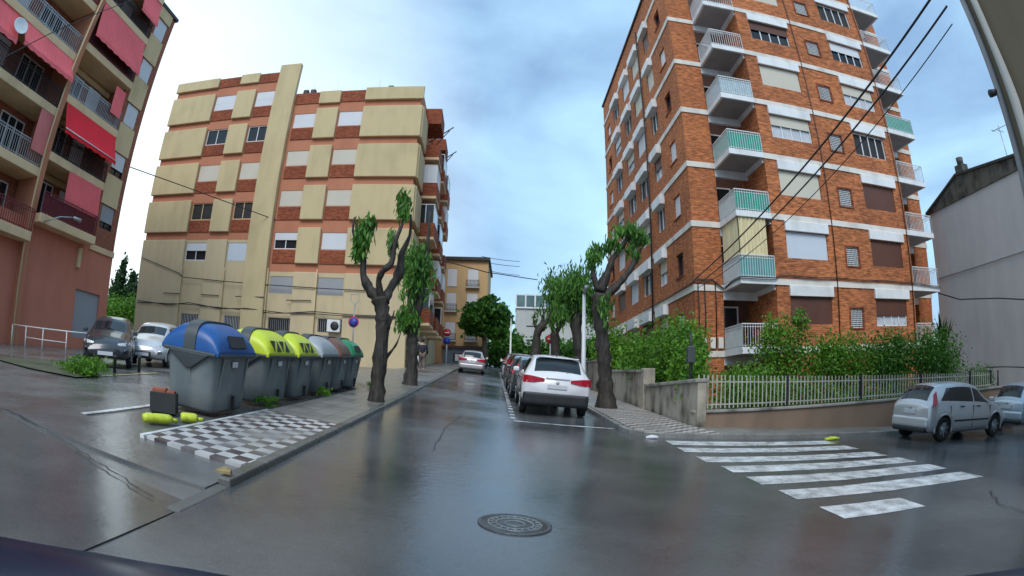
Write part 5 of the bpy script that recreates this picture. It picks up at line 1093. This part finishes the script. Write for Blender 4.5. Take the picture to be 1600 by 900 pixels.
for x, y, hd, p, k, l_ in ((-12.6, 14.2, 3.75, 'pv_dark', 'hatch', 'dark grey car nearest the terracotta block in the left lot'), (-12.6, 17.0, 3.5, 'pv_silver', 'hatch', 'silver car between the dark car and the blue lidded bin'), (-13.6, 21.5, 1.9, 'pv_red', 'suv', 'dark red car behind the silver car and the blue lidded bin')):
    c = make_car('parked_car', l_, p, k, 4.0, 1.72, 1.5, .3, group=GL); on_slope(c, x, y, hd)

# ------------------------------------------------------------------ waste containers
def make_bin(label, lid, Lb=1.4, Wb=1.2, H=1.38, opening='dark'):
    root = thing('waste_container', label, 'waste container', group='waste containers along the left pavement')
    hz = H*.70; mb = MB(); V = []; n = 40; lev = [(.0, .80, .84), (.06, .87, .90), (.35, .91, .93), (.7, .955, .97), (.93, .985, .99), (1.0, 1.0, 1.0)]
    for f, sx, sy in lev:
        for k in range(n):
            t = 2*math.pi*k/n; e = .30
            V.append((math.copysign(abs(math.cos(t))**e, math.cos(t))*Wb/2*sx, math.copysign(abs(math.sin(t))**e, math.sin(t))*Lb/2*sy, .05+f*(hz-.05)))
    mb.add(V, [(i*n+k, i*n+(k+1) % n, (i+1)*n+(k+1) % n, (i+1)*n+k) for i in range(len(lev)-1) for k in range(n)] + [tuple(reversed(range(n))), tuple((len(lev)-1)*n+k for k in range(n))], True)
    body = mb.build('body', M_['bin'], root)
    # moulded ribs on the sides
    mb = MB()
    for s in (-1, 1):
        for yy in (-.32, .32): mb = MB(); mb.add([(s*(Wb/2*.80), yy*Lb-.03, .1), (s*(Wb/2*.80), yy*Lb+.03, .1), (s*(Wb/2+.012), yy*Lb+.03, hz-.06), (s*(Wb/2+.012), yy*Lb-.03, hz-.06), (s*(Wb/2*.80+.02), yy*Lb-.03, .1), (s*(Wb/2*.80+.02), yy*Lb+.03, .1), (s*(Wb/2+.03), yy*Lb+.03, hz-.06), (s*(Wb/2+.03), yy*Lb-.03, hz-.06)], [(0,1,2,3),(4,7,6,5),(0,4,5,1),(1,5,6,2),(2,6,7,3),(3,7,4,0)]); mb.build('rib', M_['bin'], root)
        mb = MB(); mb.add([(-.03, s*Lb/2*.84, .1), (.03, s*Lb/2*.84, .1), (.03, s*(Lb/2+.008), hz-.05), (-.03, s*(Lb/2+.008), hz-.05), (-.03, s*(Lb/2*.84+.02), .1), (.03, s*(Lb/2*.84+.02), .1), (.03, s*(Lb/2+.028), hz-.05), (-.03, s*(Lb/2+.028), hz-.05)], [(0,1,2,3),(4,7,6,5),(0,4,5,1),(1,5,6,2),(2,6,7,3),(3,7,4,0)]); mb.build('rib', M_['bin'], root)
    def dome(x, y, a, b, h): return h*max(0, 1-abs(x/a)**2.2)**(1/1.9)*max(0, 1-abs(y/b)**4.5)**(1/3.0)
    a, b, h = Wb/2+.04, Lb/2+.03, H-hz
    def lobe(x0, x1, hh, nm, m_, dz=0, aa=a, bb_=b):
        mb = MB(); V = []; nx, ny = 12, 22
        for i in range(nx+1):
            for j in range(ny+1):
                x = x0+(x1-x0)*i/nx; tt = -1+2*j/ny; y = bb_*math.copysign(1-(1-abs(tt))**1.8, tt); V.append((x, y, hz+dz+dome(x, y, aa, bb_, hh)))
        Fs = [(i*(ny+1)+j, i*(ny+1)+j+1, (i+1)*(ny+1)+j+1, (i+1)*(ny+1)+j) for i in range(nx) for j in range(ny)]
        mb.add(V, Fs, True)
        base = [(x, y, hz+dz-.05) for x, y, z in V]; mb.add(base, Fs, False)
        rim = [(x0 if i == 0 else x1, -bb_+2*bb_*j/8) for i in (0, 1) for j in range(9)]
        ed = lambda i0, j0, i1, j1: (V[i0*(ny+1)+j0], V[i1*(ny+1)+j1])
        for i in range(nx):
            for j in (0, ny):
                p, q = ed(i, j, i+1, j); mb.add([p, q, (q[0], q[1], hz+dz-.05), (p[0], p[1], hz+dz-.05)], [(0, 1, 2, 3)])
        for j in range(ny):
            for i in (0, nx):
                p, q = ed(i, j, i, j+1); mb.add([p, q, (q[0], q[1], hz+dz-.05), (p[0], p[1], hz+dz-.05)], [(0, 1, 2, 3)])
        return mb.build(nm, M_[m_], root)
    lobe(.115, a-.002, h, 'lid', lid); lobe(-a+.002, -.115, h, 'lid', lid); lobe(-.113, .113, h*1.05, 'lid_spine', 'binspine', .01, a, b+.015)
    for s in (-1, 1): mb = MB(); mb.add([(-.05, s*(Lb/2+.035), hz-.30), (.05, s*(Lb/2+.035), hz-.30), (.42, s*(b+.03), hz-.04), (-.42, s*(b+.03), hz-.04), (-.05, s*(Lb/2-.1), hz-.30), (.05, s*(Lb/2-.1), hz-.30), (.42, s*(b-.1), hz-.04), (-.42, s*(b-.1), hz-.04)], [(0,1,2,3),(4,7,6,5),(0,4,5,1),(1,5,6,2),(2,6,7,3),(3,7,4,0)]); mb.build('end_bracket', M_['binspine'], root, bevel=.02)
    # frame under the lids
    mb = MB()
    for s in (-1, 1): mb.box(s*(a-.03), s*(a+.02), -b+.05, b-.05, hz-.07, hz-.01); mb.box(-a+.05, a-.05, s*(b-.03), s*(b+.025), hz-.07, hz-.01)
    mb.build('rim', M_['binspine'], root, bevel=.02)
    for s in (-1, 1):
        # posting slot on each long side and a moulded window on the ends
        x1, x2 = a*.80, a*.93
        z1 = hz+dome(x1, 0, a, b, h); z2 = hz+dome(x2, 0, a, b, h)
        mb = MB()
        if opening == 'dark':
            mb.add([(s*(x1+.03), -Lb*.22, z1+.01), (s*(x1+.03), Lb*.22, z1+.01), (s*(a+.01), Lb*.22, hz+.10), (s*(a+.01), -Lb*.22, hz+.10), (s*(a-.1), -Lb*.2, hz+.05), (s*(a-.1), Lb*.2, hz+.05)], [(0, 1, 2, 3), (3, 2, 5, 4), (0, 3, 4), (1, 5, 2), (0, 4, 5, 1)])
            mb.build('opening', M_['plastic'], root)
        elif opening == 'triangles':
            for q, yy in enumerate((-.30, -.14, .02, .18)):
                up = q % 2; w0, w1_ = (.11, .0) if up else (.0, .11)
                xa_, za_ = a+.005, hz+.06; xb_, zb_ = x1+.035, z1-.01
                mb.add([(s*xa_, yy*Lb-w0, za_), (s*xa_, yy*Lb+w0+.001, za_), (s*xb_, yy*Lb+w1_+.001, zb_), (s*xb_, yy*Lb-w1_, zb_), (s*(xa_-.05), yy*Lb, za_), (s*(xb_-.05), yy*Lb, zb_)], [(0, 1, 2, 3), (0, 3, 5, 4), (1, 4, 5, 2), (0, 4, 1), (3, 2, 5)])
            mb.build('opening', M_['plastic'], root)
        mb = MB(); mb.box(s*(Wb/2*.93), s*(Wb/2*.93+.05), -.02, .02, .08, .32); mb.build('pedal_slot', M_['plastic'], root)
        mb = MB(); mb.box(s*(Wb/2+.008), s*(Wb/2+.016), -Lb*.1, Lb*.04, hz-.22, hz-.13); mb.build('sticker', M_['plate'], root)
    return root
bins = [(-4.93, 8.25, 'lblue', 1.45, 1.06, 'dark', 'nearest grey container with a blue two part lid'), (-4.98, 10.35, 'lyell', 1.35, 1.06, 'triangles', 'grey container with a yellow lid right behind the blue lidded one'), (-5.0, 11.95, 'lyell', 1.22, 1.06, 'triangles', 'second yellow lidded container next to the pale grey lid'),
        (-5.02, 13.65, 'lgrey', 1.3, 1.06, 'none', 'container with a pale grey lid between yellow and brown lids'), (-5.05, 15.1, 'lbrown', 1.2, 1.06, 'none', 'container with a brown lid'), (-5.08, 16.5, 'lgreen', 1.2, 1.06, 'dark', 'farthest container with a green lid beside the tree trunk')]
for x, y, lid, Lb, Wb, op, l_ in bins:
    o = make_bin(l_, lid, Lb, Wb, 1.43, op); on_slope(o, x, y, .03+random.uniform(-.03, .03), .0)

# ------------------------------------------------------------------ small things
t = thing('planter_box', 'dark crate with reddish brick lumps beside the blue lidded container', 'crate', (-5.08, 7.1, G(-5.08, 7.1)), .45)
t.scale = (.78, .9, 1.25)
mb = MB()
for q in ((-.28, .28, -.18, -.15), (-.28, .28, .15, .18), (-.28, -.25, -.15, .15), (.25, .28, -.15, .15)): mb.box(*q, 0, .24)
mb.box(-.25, .25, -.15, .15, 0, .03); mb.build('crate_side', M_['crate'], t, bevel=.005)
for q in ((-.245, .06, .29), (.07, .245, .27)): mb = MB(); mb.box(q[0], q[1], -.145, .145, .06, q[2]); mb.build('brick_lump', M_['terr'], t, bevel=.02)
def bag(label, x, y, L, r, rz):
    o = thing('rubbish_bag', label, 'bag', (x, y, G(x, y)), rz, 'yellow green bags by the containers')
    mb = MB(); P = [(-L/2+L*i/9, .004*math.sin(i*2), r*.95) for i in range(10)]; R = [r*(.72 if i in (0, 9) else .97 if i in (1, 8) else random.uniform(.98, 1.02)) for i in range(10)]
    o.scale = (1, 1, .82)
    mb.tube(P, R, 12, .02); mb.build('sack', M_['bag'], o)
    mb = MB(); mb.tube([(L/2, 0, r*.9), (L/2+.08, .02, r*.7)], [.03, .05], 6); mb.build('knot', M_['bag'], o)
bag('long yellow green bag lying in front of the dark crate', -4.62, 6.28, .46, .085, .95)
bag('shorter yellow green bag lying at the foot of the blue lidded container', -4.45, 6.9, .26, .085, .6)
# manhole
t = thing('manhole_cover', 'round cast iron manhole cover with raised rings in the wet road', 'manhole', (.08, 5.08, G(.08, 5.08)+.002), 0)
on_slope(t, .08, 5.08, 0, .0)
mb = MB(); mb.lathe([(.335, -.01), (.335, .008), (.325, .011), (.30, .011), (.296, .004), (.29, .004), (.286, .009), (.0, .009)], (0, 0, 0), (0, 0, 1), 48); mb.build('cover', M_['iron'], t)
mb = MB()
for r in (.24, .17, .09):
    mb.lathe([(r-.012, .0085), (r-.010, .016), (r+.010, .016), (r+.012, .0085)], (0, 0, 0), (0, 0, 1), 40)
for k in range(20):
    a = k*2*math.pi/20; mb.bar((math.cos(a)*.185, math.sin(a)*.185, .012), (math.cos(a)*.225, math.sin(a)*.225, .012), .02, .008)
mb.build('ring', M_['ironl'], t)
# handrail left
t = thing('handrail', 'thin pale tubular handrail along the foot of the terracotta block', 'railing', (-17.7, 15.0, G(-17.7, 15.0)), 0)
P = [(-20.4, 15.2), (-19.0, 15.0), (-17.7, 15.0), (-16.5, 15.4), (-15.6, 16.4)]
pr_ = [(x+17.7, y-15.0, G(x, y)-G(-17.7, 15.0)) for x, y in P]
for a in pr_: mb = MB(); mb.tube([a, (a[0], a[1], a[2]+.85)], .025, 6); mb.build('post', M_['whitem'], t)
mb = MB(); mb.tube([(a[0], a[1], a[2]+.85) for a in pr_], .025, 6); mb.build('rail', M_['whitem'], t)
mb = MB(); mb.tube([(a[0], a[1], a[2]+.42) for a in pr_[1:4]], .02, 6); mb.build('rail', M_['whitem'], t)
for i, (x, y, l_) in enumerate(((-10.0, 11.4, 'dark bollard nearer the weeds'), (-10.1, 12.7, 'dark bollard in front of the silver car'))):
    t = thing('bollard', l_+' in the left lot', 'bollard', (x, y, G(x, y)), 0, 'bollards in the left lot'); mb = MB(); mb.lathe([(.05, 0), (.05, .38), (.065, .39), (.065, .45), (.03, .47)], (0, 0, 0), (0, 0, 1), 12); mb.build('post', M_['plastic'], t)
# lamp posts
def lamp(label, x, y, h, arm=0):
    o = thing('street_lamp', label, 'street lamp', (x, y, G(x, y)), 0, 'white lamp posts along the right kerb')
    mb = MB(); mb.tube([(0, 0, 0), (0, 0, .8), (0, 0, h)], [.10, .085, .055], 10); mb.build('pole', M_['whitem'], o)
    mb = MB(); mb.tube([(0, 0, h), (0, -.2, h+.1), (0, -.65, h+.14)], [.05, .05, .09], 8); mb.build('lamp_head', M_['pole'], o)
lamp('white lamp post between the big pollarded tree and the next street tree', 2.55, 20.0, 3.9); lamp('thin white lamp post beyond the farthest parked car', .0, 46, 4.4)
# no-parking sign
def sign_disc(parent, z, r, kind, y=-.03):
    mb = MB(); mb.lathe([(r, 0), (r, .012)], (0, y, z), (0, -1, 0), 28); o = mb.build('sign_disc', M_['signred'], parent)
    if kind == 'nopark':
        mb = MB(); mb.lathe([(r*.80, .013), (r*.80, .016)], (0, y, z), (0, -1, 0), 28); mb.build('blue_field', M_['signblue'], o)
        mb = MB(); a = math.radians(45)
        for s in (1,): mb.bar((-r*.62, y-.019, z+r*.62), (r*.62, y-.019, z-r*.62), r*.16, .004)
        mb.build('bar', M_['signred'], o)
        mb = MB(); mb.bar((-r*.05, y-.024, z+r*.30), (r*.38, y-.024, z+r*.02), r*.16, .003); mb.bar((-r*.35, y-.024, z-r*.05), (r*.15, y-.024, z-r*.40), r*.16, .003); mb.build('panel_mark', M_['signwhite'], o)
    elif kind == 'noentry':
        mb = MB(); mb.box(-r*.65, r*.65, y-.018, y-.013, z-r*.14, z+r*.14); mb.build('bar', M_['signwhite'], o)
    elif kind == 'blue':
        o.data.materials[0] = M_['signblue']; mb = MB(); mb.bar((-r*.5, y-.016, z), (r*.3, y-.016, z), r*.22, .004); mb.bar((r*.45, y-.016, z), (r*.1, y-.016, z+r*.3), r*.16, .004); mb.bar((r*.45, y-.016, z), (r*.1, y-.016, z-r*.3), r*.16, .004); mb.build('arrow', M_['signwhite'], o)
p = at(549, 600, 30); t = thing('road_sign', 'round blue and red no parking sign on a post behind the green lidded bin', 'road sign', (p.x, 30, G(p.x, 30)), 0)
zs = at(549, 503, 30).z-G(p.x, 30); mb = MB(); mb.tube([(0, 0, 0), (0, 0, zs+.95)], .035, 6); mb.build('post', M_['pole'], t)
sign_disc(t, zs, .30, 'nopark', -.05)
mb = MB(); zt_ = zs+.95
for a, b in (((-.0, 0, zt_), (-.25, 0, zt_+.22)), ((0, 0, zt_), (.25, 0, zt_+.22)), ((-.25, 0, zt_+.22), (-.22, 0, zt_+.55)), ((.25, 0, zt_+.22), (.22, 0, zt_+.55)), ((-.28, 0, zt_+.55), (.28, 0, zt_+.55))): mb.bar(a, b, .03)
mb.build('bracket', M_['pole'], t)
p = at(697, 560, 50); t = thing('road_sign', 'red no entry disc over a blue disc on a white post at the street end', 'road sign', (p.x, 50, G(p.x, 50)), 0)
zs = at(698, 520, 50).z-G(p.x, 50); mb = MB(); mb.tube([(0, 0, 0), (0, 0, zs+.3)], .05, 6); mb.build('post', M_['whitem'], t); sign_disc(t, zs, .34, 'noentry', -.06); sign_disc(t, zs-.72, .32, 'blue', -.06)
p = at(860, 545, 36); t = thing('road_sign', 'round red sign on a post under the leafy trees right of the street', 'road sign', (p.x, 36, G(p.x, 36)), 0)
zs = at(860, 530, 36).z-G(p.x, 36); mb = MB(); mb.tube([(0, 0, 0), (0, 0, zs+.3)], .04, 6); mb.build('post', M_['whitem'], t); sign_disc(t, zs, .28, 'noentry', -.06)
# person walking on the left pavement
pe = thing('person', 'person in dark jacket and brown trousers walking on the left pavement with a bag', 'person', (-4.75, 31.0, G(-4.75, 31.0)+.1), .1)
def skin_chain(name, verts, edges, radii, m, parent, sub=2):
    me = bpy.data.meshes.new(name); me.from_pydata(verts, edges, []); o = bpy.data.objects.new(name, me); C.objects.link(o); o.parent = parent
    md = o.modifiers.new('skin', 'SKIN'); 
    for i, r in enumerate(radii): me.skin_vertices[0].data[i].radius = (r, r) if not hasattr(r, '__len__') else r
    me.skin_vertices[0].data[0].use_root = True
    s = o.modifiers.new('sub', 'SUBSURF'); s.levels = sub; s.render_levels = sub; md.use_smooth_shade = True
    me.materials.append(m); return o
try:
    V = [(0, 0, .95), (0, .01, 1.15), (0, 0, 1.38), (0, .0, 1.50), (0, .03, 1.60), (0, .03, 1.72), (-.10, 0, .90), (-.11, .12, .50), (-.11, .02, .08), (-.11, .14, .03), (.10, 0, .90), (.11, -.03, .50), (.11, -.22, .12), (.11, -.12, .05),
         (-.19, 0, 1.40), (-.25, -.05, 1.12), (-.24, .08, .88), (-.24, .1, .80), (.19, 0, 1.40), (.25, .05, 1.12), (.25, .2, .92), (.25, .22, .84)]
    E_ = [(0, 1), (1, 2), (2, 3), (3, 4), (4, 5), (0, 6), (6, 7), (7, 8), (8, 9), (0, 10), (10, 11), (11, 12), (12, 13), (2, 14), (14, 15), (15, 16), (16, 17), (2, 18), (18, 19), (19, 20), (20, 21)]
    R_ = [.13, .125, .14, .055, .085, .08, .10, .07, .045, .035, .10, .07, .045, .035, .065, .05, .04, .035, .065, .05, .04, .035]
    skin_chain('body', V, E_, R_, M_['skin'], pe)
    skin_chain('jacket', [(0, 0, .92), (0, .01, 1.15), (0, 0, 1.40), (-.20, 0, 1.40), (-.26, -.05, 1.12), (-.245, .07, .92), (.20, 0, 1.40), (.26, .05, 1.12), (.255, .19, .95)], [(0, 1), (1, 2), (2, 3), (3, 4), (4, 5), (2, 6), (6, 7), (7, 8)], [.17, .165, .165, .085, .07, .058, .085, .07, .058], M_['cloth'], pe)
    skin_chain('trousers', [(0, 0, .93), (-.10, 0, .88), (-.11, .12, .50), (-.11, .02, .12), (.10, 0, .88), (.11, -.03, .50), (.11, -.21, .15)], [(0, 1), (1, 2), (2, 3), (0, 4), (4, 5), (5, 6)], [.15, .125, .09, .07, .125, .09, .07], M_['trouser'], pe)
    mb = MB(); mb.tube([(0, .0, 1.62), (0, -.01, 1.72), (0, 0, 1.80)], [.095, .105, .05], 10); mb.build('hair', M_['hair'], pe)
except Exception as ex:
    print('person', ex)
t = thing('carrier_bag', 'pale carrier bag held by the walking person', 'bag', (-4.98, 31.1, G(-4.98, 31.1)+.1+.45), 0)
mb = MB(); mb.box(-.05, .05, -.16, .16, 0, .34); mb.build('sack', M_['sh_white'], t, bevel=.04)
mb = MB(); mb.tube([(0, -.08, .34), (0, 0, .48), (0, .08, .34)], .012, 5); mb.build('handle', M_['sh_white'], t)
# overhead cables
def cable(label, pts, r=.02, sag=0, n=24):
    a, b = Vector(pts[0]), Vector(pts[-1]); P = []
    if len(pts) == 2:
        for i in range(n+1):
            f = i/n; q = a.lerp(b, f); q.z -= sag*4*f*(1-f); P.append(q)
    else: P = pts
    mb = MB(); mb.tube(P, r, 6); o = mb.build('overhead_cable', M_['wire']); tag(o, label, 'cable'); return o
Kc = Vector((8.15, 24.25, 6.45)); d = ray(1450, 10)
e1 = Vector((0, 0, CAMZ)) + Vector(ray(1462, -14))*11.0
cable('thick upper cable rising from the brick tower corner over the cross street', [Kc, e1], .026, .22); cable('lower twin cable rising from the brick tower corner over the cross street', [Kc+Vector((.1, -.1, -.25)), e1+Vector((.15, 0, -.30))], .022, .30)
cable('thin slack wire beside the thick twin cables over the cross street', [Kc+Vector((.1, 0, -.4)), e1+Vector((.5, .3, -.4))], .012, .5)
pL = lambda u, v, Y: at(u, v, Y)
cable('cable from the terracotta block across the front of the beige block', [pL(62, 215, 16.3)+Vector((.5, 0, 0)), pL(150, 240, 20.5), pL(206, 262, 24), pL(290, 292, 28.5), pL(380, 325, 33), pL(440, 347, 35.2), pL(505, 357, 35.2)], .03)
cable('near cable crossing the awnings at the top left', [pL(-30, 108, 8.5), pL(0, 94, 9), pL(80, 52, 11), pL(150, 22, 13), pL(225, -6, 15)], .022)
cable('dark cable from the beige block across the end of the street', [pL(672, 402, 40), pL(760, 425, 43), pL(840, 437, 46)], .035)
for k, (v0, v1) in enumerate(((400, 408), (408, 416), (420, 430))):
    cable(['highest', 'middle', 'lowest'][k]+' faint wire above the ochre building', [pL(752, v0, 62), pL(812, v1, 66)], .03, .1)
cable('pair of sagging cables across the grey party wall', [pL(1466, 458, 20.8), pL(1500, 468, 19.5), pL(1520, 467, 18.8), pL(1560, 466, 17.5), pL(1600, 468, 16), pL(1660, 470, 13)], .035)
cable('long cable on the lower part of the grey party wall', [pL(1540, 574, 17), pL(1570, 573, 16.5), pL(1605, 574, 15.5), pL(1680, 574, 13)], .03)
t = thing('wall_post', 'short dark cable post in front of the grey party wall', 'post', tuple(at(1559, 600, 16.8)), 0)
mb = MB(); mb.tube([(0, 0, -.4), (0, 0, .62)], .05, 6); mb.build('post', M_['plastic'], t)
# litter
for i, (x, y, s, m_, l_) in enumerate(((3.05, 12.0, .14, 'plate', 'pale scrap of paper by the right kerb corner'), (7.8, 11.9, .22, 'bag', 'yellow litter on the ground behind the silver hatchback'), (-2.62, 4.7, .09, 'ochrescrap', 'small ochre scrap on the left kerb corner'))):
    mb = MB(); mb.add([(-s, -s*.4, 0), (s, -s*.3, .01), (s*.8, s*.5, .03), (0, s*.2, .05), (-s*.8, s*.4, .02), (-s, -s*.4, -.02), (s, -s*.3, -.02), (s*.8, s*.5, -.02), (-s*.8, s*.4, -.02)], [(0, 1, 3), (1, 2, 3), (2, 4, 3), (4, 0, 3), (0, 5, 6, 1), (1, 6, 7, 2), (2, 7, 8, 4), (4, 8, 5, 0)])
    tag(mb.build('litter', M_[m_], None, loc=(x, y, G(x, y)+.11 if x < 0 else G(x, y)+.03)), l_, 'litter')
# the camera car's own dashboard edge
db = thing('car_dashboard', 'dark curved dashboard edge of the car the picture is taken from', 'dashboard', (0, .3, 1.0), 0)
def arc(pts, z): return [(x, y-.3, z) for x, y in pts]
front = [(-1.12, .62), (-1.0, .705), (-.80, .83), (-.60, .915), (-.35, .975), (0, .99), (.4, .95), (.7, .84), (.98, .665), (1.1, .58)]
mb = MB(); n = len(front); V = []
for off, z in ((0, .10), (0, .14), (.02, .150), (.12, .150), (.4, .12), (.7, -.2)):
    V += [(x*(1-off*.25), (y-.3)-off, z+.0) for x, y in front]
mb.add(V, [(i*n+k, i*n+k+1, (i+1)*n+k+1, (i+1)*n+k) for i in range(5) for k in range(n-1)], True); mb.build('top_pad', M_['navy'], db)
mb = MB(); mb.tube([(-1.2, .16, .13), (-.95, .28, .12), (-.72, .36, .08)], [.025, .025, .02], 8); mb.build('trim_strip', M_['greyp'], db)
print('objects', len(bpy.data.objects))
